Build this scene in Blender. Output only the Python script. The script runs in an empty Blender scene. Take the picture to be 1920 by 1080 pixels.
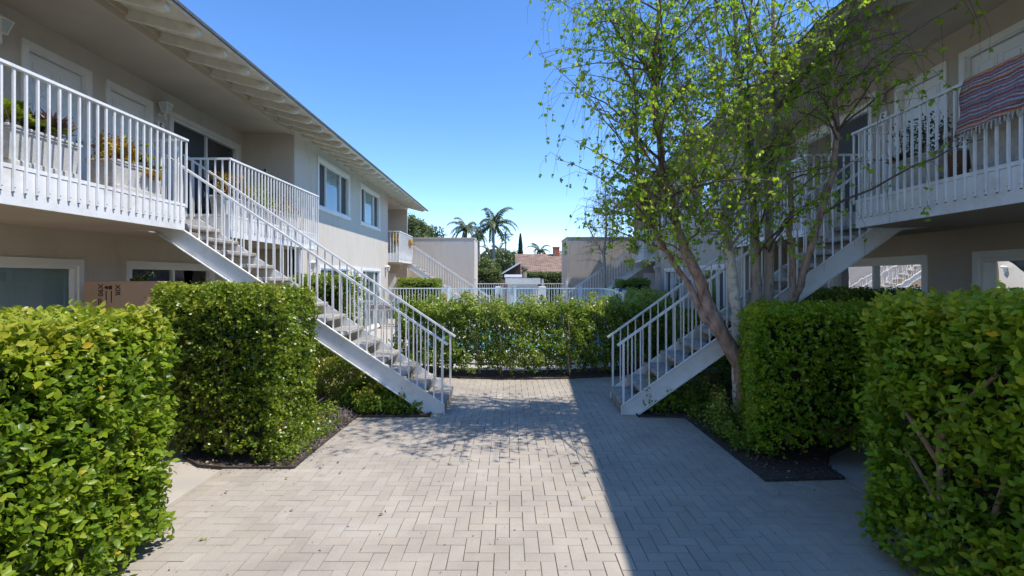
import bpy, math, random
import numpy as np
from mathutils import Vector
random.seed(7); RNG = np.random.default_rng(11)
C = bpy.context.scene
COL = C.collection
rad = math.radians

# ------------------------------------------------------------------ camera
HC = 1.85
cd = bpy.data.cameras.new('camera'); cam = bpy.data.objects.new('camera', cd); COL.objects.link(cam)
cam.location = (0, 0, HC); cam.rotation_euler = (rad(90), 0, 0)
cd.sensor_width = 36; cd.lens = 18; cd.shift_x = 5/1920; cd.shift_y = -18/1920
cd.clip_start = 0.05; cd.clip_end = 2000
C.camera = cam
C.render.resolution_x, C.render.resolution_y = 1024, 576

# ------------------------------------------------------------------ light
SUN = Vector((0.58, -0.17, 1.0)).normalized()          # towards the sun
EL = math.asin(SUN.z); AZ = math.atan2(SUN.x, SUN.y)
w = bpy.data.worlds.new('World'); C.world = w; w.use_nodes = True
nt = w.node_tree; bg = nt.nodes['Background']
sky = nt.nodes.new('ShaderNodeTexSky'); sky.sky_type = 'NISHITA'; sky.sun_disc = False
sky.sun_elevation = EL; sky.sun_rotation = AZ
sky.air_density = 0.72; sky.dust_density = 0.0; sky.ozone_density = 3.3; sky.altitude = 0
hs = nt.nodes.new('ShaderNodeHueSaturation'); hs.inputs['Saturation'].default_value = 1.24
tn_ = nt.nodes.new('ShaderNodeMix'); tn_.data_type = 'RGBA'; tn_.blend_type = 'MULTIPLY'; tn_.inputs[0].default_value = 1; tn_.inputs[7].default_value = (1.0, 0.91, 0.89, 1)
nt.links.new(sky.outputs[0], tn_.inputs[6]); nt.links.new(tn_.outputs[2], hs.inputs['Color']); nt.links.new(hs.outputs[0], bg.inputs[0])
bg.inputs[1].default_value = 0.15
sd = bpy.data.lights.new('sun', 'SUN'); sd.energy = 2.2; sd.angle = rad(0.53); sd.color = (1, 0.94, 0.86)
so = bpy.data.objects.new('sun', sd); COL.objects.link(so)
so.rotation_euler = SUN.to_track_quat('Z', 'Y').to_euler()
C.view_settings.view_transform = 'Standard'; C.view_settings.look = 'None'
C.view_settings.exposure = 1.26; C.view_settings.gamma = 1

# ------------------------------------------------------------------ materials
MATS = {}
def mat(name, col, rough=0.8, col2=None, scale=5.0, bump=0.0, bscale=60.0, metal=0.0, detail=6, spec=0.5,
        stain=None, sscale=0.8, trans=0.0, stretch=(1, 1, 1)):
    if name in MATS: return MATS[name]
    m = bpy.data.materials.new(name); m.use_nodes = True; n = m.node_tree; b = n.nodes['Principled BSDF']
    tc = n.nodes.new('ShaderNodeTexCoord'); mp = n.nodes.new('ShaderNodeMapping'); mp.inputs['Scale'].default_value = stretch
    n.links.new(tc.outputs['Object'], mp.inputs[0])
    b.inputs['Roughness'].default_value = rough; b.inputs['Metallic'].default_value = metal
    b.inputs['Specular IOR Level'].default_value = spec
    out = None
    if col2 is not None:
        t = n.nodes.new('ShaderNodeTexNoise'); t.inputs['Scale'].default_value = scale; t.inputs['Detail'].default_value = detail
        n.links.new(mp.outputs[0], t.inputs['Vector'])
        r = n.nodes.new('ShaderNodeValToRGB'); r.color_ramp.elements[0].position = 0.35; r.color_ramp.elements[1].position = 0.65
        r.color_ramp.elements[0].color = (*col, 1); r.color_ramp.elements[1].color = (*col2, 1)
        n.links.new(t.outputs['Fac'], r.inputs[0]); out = r.outputs[0]
    if stain is not None:
        t2 = n.nodes.new('ShaderNodeTexNoise'); t2.inputs['Scale'].default_value = sscale; t2.inputs['Detail'].default_value = 8; t2.inputs['Roughness'].default_value = 0.7
        n.links.new(mp.outputs[0], t2.inputs['Vector'])
        r2 = n.nodes.new('ShaderNodeMapRange'); r2.inputs[1].default_value = 0.5; r2.inputs[2].default_value = 0.72
        n.links.new(t2.outputs['Fac'], r2.inputs[0])
        mx = n.nodes.new('ShaderNodeMix'); mx.data_type = 'RGBA'
        n.links.new(r2.outputs[0], mx.inputs[0])
        if out: n.links.new(out, mx.inputs[6])
        else: mx.inputs[6].default_value = (*col, 1)
        mx.inputs[7].default_value = (*stain, 1); out = mx.outputs[2]
    if out: n.links.new(out, b.inputs['Base Color'])
    else: b.inputs['Base Color'].default_value = (*col, 1)
    if bump:
        t3 = n.nodes.new('ShaderNodeTexNoise'); t3.inputs['Scale'].default_value = bscale; t3.inputs['Detail'].default_value = 4
        n.links.new(tc.outputs['Object'], t3.inputs['Vector'])
        bp = n.nodes.new('ShaderNodeBump'); bp.inputs['Strength'].default_value = bump; bp.inputs['Distance'].default_value = 0.01
        n.links.new(t3.outputs['Fac'], bp.inputs['Height']); n.links.new(bp.outputs[0], b.inputs['Normal'])
    MATS[name] = m; return m

def leafmat(name, stops, rough=0.38, trans=0.35, tcol=(0.35, 0.5, 0.05), spec=0.5):
    """colour from per-face attribute 'v' (0..1), a little noise, translucent back light"""
    m = bpy.data.materials.new(name); m.use_nodes = True; n = m.node_tree; b = n.nodes['Principled BSDF']
    a = n.nodes.new('ShaderNodeAttribute'); a.attribute_name = 'v'
    r = n.nodes.new('ShaderNodeValToRGB'); e = r.color_ramp.elements
    e[0].position = stops[0][0]; e[0].color = (*stops[0][1], 1); e[1].position = stops[-1][0]; e[1].color = (*stops[-1][1], 1)
    for p, c in stops[1:-1]: k = e.new(p); k.color = (*c, 1)
    n.links.new(a.outputs['Fac'], r.inputs[0]); n.links.new(r.outputs[0], b.inputs['Base Color'])
    b.inputs['Roughness'].default_value = rough; b.inputs['Specular IOR Level'].default_value = spec
    tr = n.nodes.new('ShaderNodeBsdfTranslucent')
    mm = n.nodes.new('ShaderNodeMix'); mm.data_type = 'RGBA'; mm.blend_type = 'MIX'; mm.inputs[0].default_value = 0.5
    n.links.new(r.outputs[0], mm.inputs[6]); mm.inputs[7].default_value = (*tcol, 1); n.links.new(mm.outputs[2], tr.inputs[0])
    ms = n.nodes.new('ShaderNodeMixShader'); ms.inputs[0].default_value = trans
    n.links.new(b.outputs[0], ms.inputs[1]); n.links.new(tr.outputs[0], ms.inputs[2])
    n.links.new(ms.outputs[0], n.nodes['Material Output'].inputs[0])
    MATS[name] = m; return m

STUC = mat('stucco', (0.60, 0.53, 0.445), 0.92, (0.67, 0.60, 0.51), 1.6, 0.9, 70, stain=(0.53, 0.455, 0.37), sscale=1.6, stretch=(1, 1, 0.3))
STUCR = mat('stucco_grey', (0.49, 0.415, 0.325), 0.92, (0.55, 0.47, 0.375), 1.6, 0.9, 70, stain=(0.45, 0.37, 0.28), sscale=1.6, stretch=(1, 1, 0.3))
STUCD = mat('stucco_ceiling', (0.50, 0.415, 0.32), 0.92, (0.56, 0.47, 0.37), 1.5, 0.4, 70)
WHITE = mat('white_paint', (0.86, 0.85, 0.82), 0.45, (0.80, 0.79, 0.76), 2.5, 0.15, 60, stain=(0.66, 0.63, 0.57), sscale=3.0)
WTRIM = mat('white_trim', (0.84, 0.83, 0.79), 0.5, (0.78, 0.77, 0.73), 3)
WRAFT = mat('white_rafter', (0.74, 0.70, 0.60), 0.7, (0.66, 0.62, 0.52), 6, 0.2, 40, stain=(0.52, 0.47, 0.38), sscale=4)
WDOOR = mat('door_paint', (0.82, 0.81, 0.77), 0.45)
TREAD = mat('worn_concrete', (0.34, 0.31, 0.27), 0.95, (0.50, 0.47, 0.42), 14, 0.9, 130, stain=(0.20, 0.18, 0.155), sscale=4.5)
CONC = mat('concrete', (0.45, 0.405, 0.345), 0.9, (0.51, 0.465, 0.40), 2.2, 0.3, 120, stain=(0.42, 0.40, 0.365), sscale=1.4)
SHING = mat('asphalt_shingle', (0.06, 0.065, 0.075), 0.95, (0.11, 0.11, 0.12), 30, 0.5, 90)
SOIL = mat('mulch', (0.055, 0.04, 0.03), 1.0, (0.14, 0.10, 0.075), 38, 1.0, 60, stain=(0.16, 0.12, 0.09), sscale=20)
EDGE = mat('edging', (0.05, 0.047, 0.043), 0.9)
DARK = mat('dark_room', (0.03, 0.03, 0.032), 0.9)
CURT = mat('curtain', (0.78, 0.86, 0.82), 0.9)
CURD = mat('curtain_dark', (0.09, 0.10, 0.11), 0.9)
CURG = mat('curtain_green', (0.16, 0.36, 0.30), 0.9)
BLACK = mat('black_paint', (0.02, 0.02, 0.02), 0.5)
NAVY = mat('navy_print', (0.08, 0.10, 0.25), 0.6)
RED = mat('red_print', (0.55, 0.06, 0.07), 0.6)
PLANTER = mat('planter_stone', (0.50, 0.49, 0.45), 0.9, (0.60, 0.59, 0.55), 9, 0.4, 70, stain=(0.40, 0.38, 0.33), sscale=5)
CARD = mat('cardboard', (0.56, 0.34, 0.20), 0.85, (0.61, 0.38, 0.235), 3, 0.1, 30)
CARDINK = mat('box_ink', (0.05, 0.03, 0.025), 0.8)
BARKR = mat('bark_red', (0.33, 0.20, 0.145), 0.9, (0.54, 0.39, 0.31), 13, 1.0, 38, stain=(0.08, 0.05, 0.04), sscale=12, stretch=(1, 1, 0.35))
BARKW = mat('bark_white', (0.66, 0.61, 0.50), 0.85, (0.78, 0.73, 0.63), 6, 0.8, 40, stain=(0.10, 0.08, 0.06), sscale=9, stretch=(1, 1, 1.6))
BARKB = mat('bark_brown', (0.36, 0.28, 0.21), 0.9, (0.56, 0.46, 0.37), 11, 1.0, 40, stain=(0.09, 0.065, 0.05), sscale=11, stretch=(1, 1, 0.3))
TWIG = mat('twig', (0.15, 0.10, 0.075), 0.85)
STEM = mat('hedge_stem', (0.27, 0.18, 0.12), 0.9, (0.36, 0.26, 0.18), 20, 0.5, 60)
STEMG = mat('palm_trunk', (0.20, 0.17, 0.14), 0.9, (0.30, 0.27, 0.23), 8)
HCORE = mat('hedge_shade', (0.018, 0.024, 0.010), 1.0, (0.03, 0.034, 0.016), 12)  # near-black green, the shade deep inside a hedge put into the colour
BLUE = mat('blue_cloth', (0.05, 0.14, 0.36), 0.8, (0.07, 0.19, 0.44), 8)
BRICK = mat('chimney_brick', (0.36, 0.10, 0.06), 0.9, (0.46, 0.16, 0.10), 20)
BROWNW = mat('brown_siding', (0.075, 0.04, 0.032), 0.9)
BEIGE = mat('beige_fascia', (0.45, 0.36, 0.26), 0.8)
WOODF = mat('red_wood', (0.36, 0.22, 0.17), 0.9, (0.25, 0.15, 0.11), 14)
PIPE = mat('flue_metal', (0.18, 0.16, 0.11), 0.7, (0.10, 0.10, 0.07), 12)
GREYP = mat('grey_panel', (0.40, 0.43, 0.47), 0.6)
TAN = mat('tan_canvas', (0.42, 0.30, 0.17), 0.85)
BLKPLAS = mat('black_plastic', (0.025, 0.025, 0.028), 0.45)
METAL = mat('dark_metal', (0.10, 0.10, 0.10), 0.35, metal=0.8)

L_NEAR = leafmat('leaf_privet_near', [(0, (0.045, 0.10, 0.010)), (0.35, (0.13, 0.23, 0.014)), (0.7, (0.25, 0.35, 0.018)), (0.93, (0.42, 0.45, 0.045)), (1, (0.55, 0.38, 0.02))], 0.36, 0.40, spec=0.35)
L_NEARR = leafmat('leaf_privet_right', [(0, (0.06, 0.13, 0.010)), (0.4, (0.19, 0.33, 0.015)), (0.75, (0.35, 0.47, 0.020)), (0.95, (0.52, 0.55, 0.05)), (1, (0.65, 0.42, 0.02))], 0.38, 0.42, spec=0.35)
L_MID = leafmat('leaf_privet_mid', [(0, (0.04, 0.075, 0.008)), (0.4, (0.12, 0.185, 0.012)), (0.8, (0.24, 0.32, 0.018)), (0.97, (0.38, 0.38, 0.04)), (1, (0.55, 0.34, 0.03))], 0.32, 0.34)
L_CEN = leafmat('leaf_pool_hedge', [(0, (0.06, 0.10, 0.012)), (0.4, (0.16, 0.25, 0.02)), (0.8, (0.31, 0.40, 0.04)), (0.96, (0.48, 0.50, 0.12)), (1, (0.55, 0.33, 0.04))], 0.35, 0.34)
L_GC = leafmat('leaf_groundcover', [(0, (0.05, 0.08, 0.012)), (0.5, (0.14, 0.19, 0.02)), (1, (0.34, 0.36, 0.04))], 0.4, 0.3)
L_BIRCH = leafmat('leaf_birch', [(0, (0.12, 0.25, 0.02)), (0.4, (0.28, 0.44, 0.025)), (0.75, (0.45, 0.58, 0.03)), (1, (0.66, 0.68, 0.10))], 0.42, 0.6, (0.50, 0.72, 0.04))
L_FAR = leafmat('leaf_far', [(0, (0.025, 0.05, 0.012)), (0.5, (0.07, 0.10, 0.02)), (1, (0.17, 0.19, 0.04))], 0.6, 0.2)
L_PALM = leafmat('leaf_palm', [(0, (0.03, 0.055, 0.02)), (0.6, (0.07, 0.11, 0.035)), (1, (0.20, 0.19, 0.06))], 0.45, 0.2)
L_CYP = leafmat('leaf_cypress', [(0, (0.012, 0.022, 0.010)), (1, (0.04, 0.055, 0.022))], 0.7, 0.1)
L_SUCG = leafmat('succulent_green', [(0, (0.20, 0.33, 0.03)), (0.6, (0.45, 0.52, 0.05)), (1, (0.66, 0.60, 0.12))], 0.4, 0.25)
L_SUCP = leafmat('succulent_purple', [(0, (0.06, 0.02, 0.03)), (0.7, (0.15, 0.06, 0.06)), (1, (0.22, 0.18, 0.06))], 0.4, 0.1)
L_SUCO = leafmat('succulent_orange', [(0, (0.26, 0.32, 0.03)), (0.35, (0.60, 0.42, 0.04)), (0.7, (0.70, 0.32, 0.04)), (1, (0.52, 0.14, 0.06))], 0.4, 0.25)
L_JADE = leafmat('jade_leaf', [(0, (0.02, 0.04, 0.02)), (1, (0.06, 0.09, 0.04))], 0.4, 0.1)

def glassmat(name, tint, refl=0.12):
    m = bpy.data.materials.new(name); m.use_nodes = True; n = m.node_tree; n.nodes.remove(n.nodes['Principled BSDF'])
    t = n.nodes.new('ShaderNodeBsdfTransparent'); t.inputs[0].default_value = (*tint, 1)
    g = n.nodes.new('ShaderNodeBsdfGlossy'); g.inputs['Roughness'].default_value = 0.01; g.inputs[0].default_value = (0.95, 0.97, 1, 1)
    f = n.nodes.new('ShaderNodeFresnel'); f.inputs[0].default_value = 1.5
    a = n.nodes.new('ShaderNodeMath'); a.operation = 'MULTIPLY_ADD'; a.inputs[1].default_value = 0.85; a.inputs[2].default_value = refl; a.use_clamp = True
    n.links.new(f.outputs[0], a.inputs[0])
    tn = n.nodes.new('ShaderNodeTexNoise'); tn.inputs['Scale'].default_value = 2.0; tc = n.nodes.new('ShaderNodeTexCoord'); n.links.new(tc.outputs['Object'], tn.inputs['Vector'])
    bp = n.nodes.new('ShaderNodeBump'); bp.inputs['Strength'].default_value = 0.07; bp.inputs['Distance'].default_value = 0.02; n.links.new(tn.outputs['Fac'], bp.inputs['Height'])
    n.links.new(bp.outputs[0], g.inputs['Normal'])
    s = n.nodes.new('ShaderNodeMixShader'); n.links.new(a.outputs[0], s.inputs[0]); n.links.new(t.outputs[0], s.inputs[1]); n.links.new(g.outputs[0], s.inputs[2])
    n.links.new(s.outputs[0], n.nodes['Material Output'].inputs[0]); MATS[name] = m; return m
GLASS = glassmat('window_glass', (0.88, 0.95, 0.94), 0.06)
SCREEN = mat('insect_screen', (0.07, 0.075, 0.08), 0.8)

def pavermat():
    m = bpy.data.materials.new('paver'); m.use_nodes = True; n = m.node_tree; b = n.nodes['Principled BSDF']
    a = n.nodes.new('ShaderNodeAttribute'); a.attribute_name = 'v'
    r = n.nodes.new('ShaderNodeValToRGB'); e = r.color_ramp.elements
    e[0].color = (0.43, 0.38, 0.31, 1); e[1].color = (0.485, 0.425, 0.345, 1)
    for p, c in ((0.3, (0.45, 0.40, 0.33)), (0.55, (0.46, 0.40, 0.32)), (0.8, (0.47, 0.42, 0.35))): k = e.new(p); k.color = (*c, 1)
    n.links.new(a.outputs['Fac'], r.inputs[0])
    tc = n.nodes.new('ShaderNodeTexCoord')
    t = n.nodes.new('ShaderNodeTexNoise'); t.inputs['Scale'].default_value = 1.1; t.inputs['Detail'].default_value = 9; t.inputs['Roughness'].default_value = 0.68; n.links.new(tc.outputs['Object'], t.inputs['Vector'])
    mr = n.nodes.new('ShaderNodeMapRange'); mr.inputs[1].default_value = 0.35; mr.inputs[2].default_value = 0.7; mr.inputs[3].default_value = 1.08; mr.inputs[4].default_value = 0.76
    n.links.new(t.outputs['Fac'], mr.inputs[0])
    t2 = n.nodes.new('ShaderNodeTexNoise'); t2.inputs['Scale'].default_value = 160; t2.inputs['Detail'].default_value = 3; n.links.new(tc.outputs['Object'], t2.inputs['Vector'])
    mr2 = n.nodes.new('ShaderNodeMapRange'); mr2.inputs[1].default_value = 0.3; mr2.inputs[2].default_value = 0.7; mr2.inputs[3].default_value = 0.82; mr2.inputs[4].default_value = 1.12
    n.links.new(t2.outputs['Fac'], mr2.inputs[0])
    mu = n.nodes.new('ShaderNodeMath'); mu.operation = 'MULTIPLY'; n.links.new(mr.outputs[0], mu.inputs[0]); n.links.new(mr2.outputs[0], mu.inputs[1])
    mx = n.nodes.new('ShaderNodeMix'); mx.data_type = 'RGBA'; mx.blend_type = 'MULTIPLY'; mx.inputs[0].default_value = 1
    n.links.new(r.outputs[0], mx.inputs[6]); n.links.new(mu.outputs[0], mx.inputs[7])
    n.links.new(mx.outputs[2], b.inputs['Base Color']); b.inputs['Roughness'].default_value = 0.88
    bp = n.nodes.new('ShaderNodeBump'); bp.inputs['Strength'].default_value = 0.35; bp.inputs['Distance'].default_value = 0.004
    n.links.new(t2.outputs['Fac'], bp.inputs['Height']); n.links.new(bp.outputs[0], b.inputs['Normal'])
    return m
PAVER = pavermat()

# ------------------------------------------------------------------ mesh helpers
ORG = {}
def org(o):
    while o.parent: o = o.parent
    return ORG.get(o.name, Vector((0, 0, 0)))
def thing(name, loc, label, cat, group=None):
    o = bpy.data.objects.new(name, None); COL.objects.link(o); o.location = loc; o.empty_display_size = 0.2
    o['label'] = label; o['category'] = cat
    if group: o['group'] = group
    ORG[o.name] = Vector(loc); return o
def link(name, me, m, parent=None, label=None):
    if m is not None and not me.materials: me.materials.append(m)
    o = bpy.data.objects.new(name, me); COL.objects.link(o)
    if parent is not None: o.parent = parent
    if label: o['label'] = label
    return o
def tag(o, label, cat, group=None):
    o['label'] = label; o['category'] = cat
    if group: o['group'] = group
    return o
def tri_mesh(name, V, F, val=None, off=None, smooth=True, mat_idx=None):
    V = np.asarray(V, dtype=np.float32)
    if off is not None: V = V - np.asarray(off, dtype=np.float32)
    F = np.asarray(F, dtype=np.int32); nf = len(F); k = F.shape[1]
    me = bpy.data.meshes.new(name); me.vertices.add(len(V)); me.vertices.foreach_set('co', V.ravel())
    me.loops.add(nf*k); me.loops.foreach_set('vertex_index', F.ravel())
    me.polygons.add(nf); me.polygons.foreach_set('loop_start', np.arange(0, nf*k, k, dtype=np.int32))
    me.polygons.foreach_set('loop_total', np.full(nf, k, dtype=np.int32))
    me.update(calc_edges=True)
    me.polygons.foreach_set('use_smooth', np.full(nf, bool(smooth)))
    if val is not None:
        a = me.attributes.new('v', 'FLOAT', 'FACE'); a.data.foreach_set('value', np.asarray(val, dtype=np.float32))
    return me

class MB:
    """collects boxes, prisms and tubes; T maps local (u,w,z) to world"""
    def __init__(s, T=None): s.v = []; s.f = []; s.T = T or (lambda u, w, z: (u, w, z)); s.sm = []
    def add(s, vs, fs, smooth=False):
        b = len(s.v); s.v += [s.T(*p) for p in vs]; s.f += [tuple(i+b for i in f) for f in fs]; s.sm += [smooth]*len(fs); return s
    def box(s, u0, u1, w0, w1, z0, z1):
        return s.add([(u0,w0,z0),(u1,w0,z0),(u1,w1,z0),(u0,w1,z0),(u0,w0,z1),(u1,w0,z1),(u1,w1,z1),(u0,w1,z1)],
                     [(0,3,2,1),(4,5,6,7),(0,1,5,4),(1,2,6,5),(2,3,7,6),(3,0,4,7)])
    def bbox(s, u0, u1, w0, w1, z0, z1, b=0.006):
        """box with bevelled vertical + top edges (chamfer)"""
        o = [(u0+b,w0),(u1-b,w0),(u1,w0+b),(u1,w1-b),(u1-b,w1),(u0+b,w1),(u0,w1-b),(u0,w0+b)]
        cu, cw = (u0+u1)/2, (w0+w1)/2
        def sh(p): return (p[0]+(b if p[0]<cu else -b), p[1]+(b if p[1]<cw else -b))
        i = [sh(p) for p in o]
        vs = [(*p, z0+b) for p in o]+[(*p, z1-b) for p in o]+[(*p, z1) for p in i]+[(*p, z0) for p in i]
        fs = []
        for k in range(8):
            j = (k+1) % 8; fs += [(k,j,8+j,8+k),(8+k,8+j,16+j,16+k),(24+k,24+j,j,k)]
        fs += [tuple(range(16,24)), tuple(range(31,23,-1))]
        return s.add(vs, fs)
    def prism(s, prof, a0, a1, axis='w'):
        """prof: list of (p,q); axis w: (u=p,z=q) extruded in w; axis u: (w=p,z=q) extruded in u; axis z: (u,w)"""
        n = len(prof)
        if axis == 'w': vs = [(p,a0,q) for p,q in prof]+[(p,a1,q) for p,q in prof]
        elif axis == 'u': vs = [(a0,p,q) for p,q in prof]+[(a1,p,q) for p,q in prof]
        else: vs = [(p,q,a0) for p,q in prof]+[(p,q,a1) for p,q in prof]
        return s.add(vs, [tuple(range(n)), tuple(range(2*n-1,n-1,-1))]+[(i,(i+1)%n,n+(i+1)%n,n+i) for i in range(n)])
    def tube(s, pts, r, n=8, cap=True):
        P = [Vector(p) for p in pts]; R = r if isinstance(r, (list, tuple)) else [r]*len(P); vs = []; fs = []
        up = Vector((0.31, 0.17, 0.93)); a = None
        for i, p in enumerate(P):
            d = (P[min(i+1, len(P)-1)]-P[max(i-1, 0)]).normalized()
            if a is None: a = d.cross(up if abs(d.dot(up)) < 0.95 else Vector((1, 0, 0))).normalized()
            else: a = (a-d*a.dot(d)).normalized()
            b = d.cross(a)
            for k in range(n):
                t = 2*math.pi*k/n; vs.append(tuple(p+(a*math.cos(t)+b*math.sin(t))*R[i]))
        for i in range(len(P)-1):
            for k in range(n): j = (k+1) % n; fs.append((i*n+k, i*n+j, (i+1)*n+j, (i+1)*n+k))
        if cap: fs += [tuple(range(n-1, -1, -1)), tuple((len(P)-1)*n+k for k in range(n))]
        return s.add(vs, fs, n > 5)
    def sq(s, p, q, h, hz=None):
        """square bar between two points, section 2h (horizontal) x 2hz"""
        hz = hz or h; P, Q = Vector(p), Vector(q); d = (Q-P).normalized()
        if abs(d.z) > 0.9: a, b = Vector((1,0,0)), Vector((0,1,0))
        else: a = Vector((-d.y, d.x, 0)).normalized(); b = d.cross(a)
        vs = [tuple(X+a*sx*h+b*sy*hz) for X in (P, Q) for sx, sy in ((-1,-1),(1,-1),(1,1),(-1,1))]
        return s.add(vs, [(3,2,1,0),(4,5,6,7)]+[(i,(i+1)%4,4+(i+1)%4,4+i) for i in range(4)])
    def build(s, name, m, parent=None, off=None, label=None):
        me = bpy.data.meshes.new(name); o = off if off is not None else (org(parent) if parent is not None else Vector((0,0,0)))
        me.from_pydata([(x-o[0], y-o[1], z-o[2]) for x, y, z in s.v], [], s.f); me.update()
        if any(s.sm): me.polygons.foreach_set('use_smooth', s.sm)
        return link(name, me, m, parent, label)

def structure(o): o['kind'] = 'structure'; return o
def stuff(o, label=None, cat=None):
    o['kind'] = 'stuff'
    if label: o['label'] = label
    if cat: o['category'] = cat
    return o

def text_mesh(txt, size, name, m, parent, origin, xdir, ydir, depth=0.002):
    cu = bpy.data.curves.new(name, 'FONT'); cu.body = txt; cu.size = size; cu.align_x = 'CENTER'; cu.align_y = 'CENTER'; cu.extrude = depth
    cu.offset = size*0.012
    t = bpy.data.objects.new('tmp', cu); COL.objects.link(t); bpy.context.view_layer.update()
    me = bpy.data.meshes.new_from_object(t.evaluated_get(bpy.context.evaluated_depsgraph_get()))
    bpy.data.objects.remove(t); bpy.data.curves.remove(cu)
    xd, yd = Vector(xdir).normalized(), Vector(ydir).normalized(); zd = xd.cross(yd); o = Vector(origin)-org(parent)
    for v in me.vertices: c = v.co.copy(); v.co = o+xd*c.x+yd*c.y+zd*c.z
    me.materials.clear(); me.name = name
    return link(name, me, m, parent)

# frames: left block is parallel to the view, right block turned 3 degrees
def TL(u, w, z): return (-u, w, z)
cR, sR = math.cos(rad(3)), math.sin(rad(3))
def TR(u, w, z): return (u*cR+(w-7)*sR, 7-u*sR+(w-7)*cR, z)

# ------------------------------------------------------------------ leaves
def unit(a): return a/np.maximum(np.linalg.norm(a, axis=1, keepdims=True), 1e-9)
LEAF8 = (np.array([(0,0,0),(-.36,.30,.07),(-.34,.62,.05),(.36,.30,.07),(.34,.62,.05),(0,1,-.10),(0,.30,0),(0,.66,-.02)], dtype=np.float32),
         np.array([(0,6,1),(1,6,2),(2,6,7),(2,7,5),(0,3,6),(3,4,6),(4,7,6),(4,5,7)]))
LEAF5 = (np.array([(0,0,0),(-.40,.5,.07),(.40,.5,.07),(0,1,-.06),(0,.5,0)], dtype=np.float32), np.array([(0,4,1),(1,4,3),(0,2,4),(2,3,4)]))
LEAF4 = (np.array([(0,0,0),(-.42,.5,.06),(.42,.5,.06),(0,1,-.04)], dtype=np.float32), np.array([(0,2,1),(1,2,3)]))
def leaves(P, D, N, S, tpl=LEAF5, wid=1.0):
    """P base points, D leaf direction, N leaf normal hint, S size"""
    D = unit(D); X = unit(np.cross(D, N)); Nn = np.cross(X, D)
    tv, tf = tpl; n = len(P)
    V = P[:, None, :] + S[:, None, None]*(tv[None, :, 0:1]*wid*X[:, None, :] + tv[None, :, 1:2]*D[:, None, :] + tv[None, :, 2:3]*Nn[:, None, :])
    F = tf[None] + (np.arange(n)*len(tv))[:, None, None]
    return V.reshape(-1, 3), F.reshape(-1, 3), len(tf)
def noise3(P, sc, seed=0):
    """cheap smooth pseudo-noise 0..1"""
    q = P*sc; r = np.zeros(len(P))
    g = np.random.default_rng(seed)
    for _ in range(5):
        k = g.normal(size=3); k /= np.linalg.norm(k); k *= g.uniform(0.7, 1.8); r += np.sin(q@k*2*np.pi+g.uniform(0, 6.28))
    return 0.5+0.5*np.tanh(r/1.6)
def poly_area(p):
    p = np.array(p); x, y = p[:, 0], p[:, 1]; return 0.5*np.sum(x*np.roll(y, -1)-np.roll(x, -1)*y)
def in_poly(x, y, poly):
    c = np.zeros(len(x), bool); n = len(poly)
    for i in range(n):
        x0, y0 = poly[i]; x1, y1 = poly[(i+1) % n]
        if y0 == y1: continue
        t = ((y0 > y) != (y1 > y)) & (x < (x1-x0)*(y-y0)/(y1-y0)+x0); c ^= t
    return c
def hedge_points(poly, z0, z1, dens, inset=0.14, rough=0.07, seed=1, lowthin=0.3, skipback=None, holes=0.35):
    """surface points + outward normals on the sides and top of a clipped hedge"""
    if poly_area(poly) < 0: poly = poly[::-1]
    g = np.random.default_rng(seed); PP = []; NN = []
    n = len(poly)
    for i in range(n):
        if skipback and i in skipback: continue
        a = np.array(poly[i]); b = np.array(poly[(i+1) % n]); L = np.linalg.norm(b-a)
        nr = np.array([(b-a)[1], -(b-a)[0]])/L
        m = int(L*(z1-z0)*dens); t = g.uniform(0, 1, m); zz = g.uniform(z0, z1, m)
        keep = g.uniform(0, 1, m) < np.clip((zz-z0)/lowthin+0.25, 0, 1); t, zz = t[keep], zz[keep]; m = len(t)
        xy = a+(b-a)*t[:, None]; p = np.column_stack([xy, zz]); nn = np.tile([nr[0], nr[1], 0.0], (m, 1))
        PP.append(p); NN.append(nn)
    ar = abs(poly_area(poly)); xs = [p[0] for p in poly]; ys = [p[1] for p in poly]
    bb = (max(xs)-min(xs))*(max(ys)-min(ys)); m = int(bb*dens)
    x = g.uniform(min(xs), max(xs), m); y = g.uniform(min(ys), max(ys), m); k = in_poly(x, y, poly); x, y = x[k], y[k]
    PP.append(np.column_stack([x, y, np.full(len(x), z1)])); NN.append(np.tile([0, 0, 1.0], (len(x), 1)))
    P = np.vstack(PP); N = np.vstack(NN)
    h = noise3(P, 1.3, seed)-0.5; h2 = noise3(P, 4.0, seed+5)-0.5
    dep = g.exponential(inset*0.45, len(P)); dep = np.minimum(dep, inset*2.0)
    # round the upper edges a little
    cen = np.array([np.mean(xs), np.mean(ys), (z0+z1)/2])
    top = np.clip((P[:, 2]-(z1-0.12))/0.12, 0, 1)*(N[:, 2] < 0.5); P = P-N*(top*0.05)[:, None]
    P = P + N*(rough*(h*1.0+h2*0.8)-dep)[:, None] + g.normal(size=P.shape)*0.012
    hole = noise3(P, 3.0, seed+9); k = g.uniform(0, 1, len(P)) > np.clip((hole-0.72)*3, 0, 1)*holes
    return P[k], N[k], dep[k]
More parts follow.
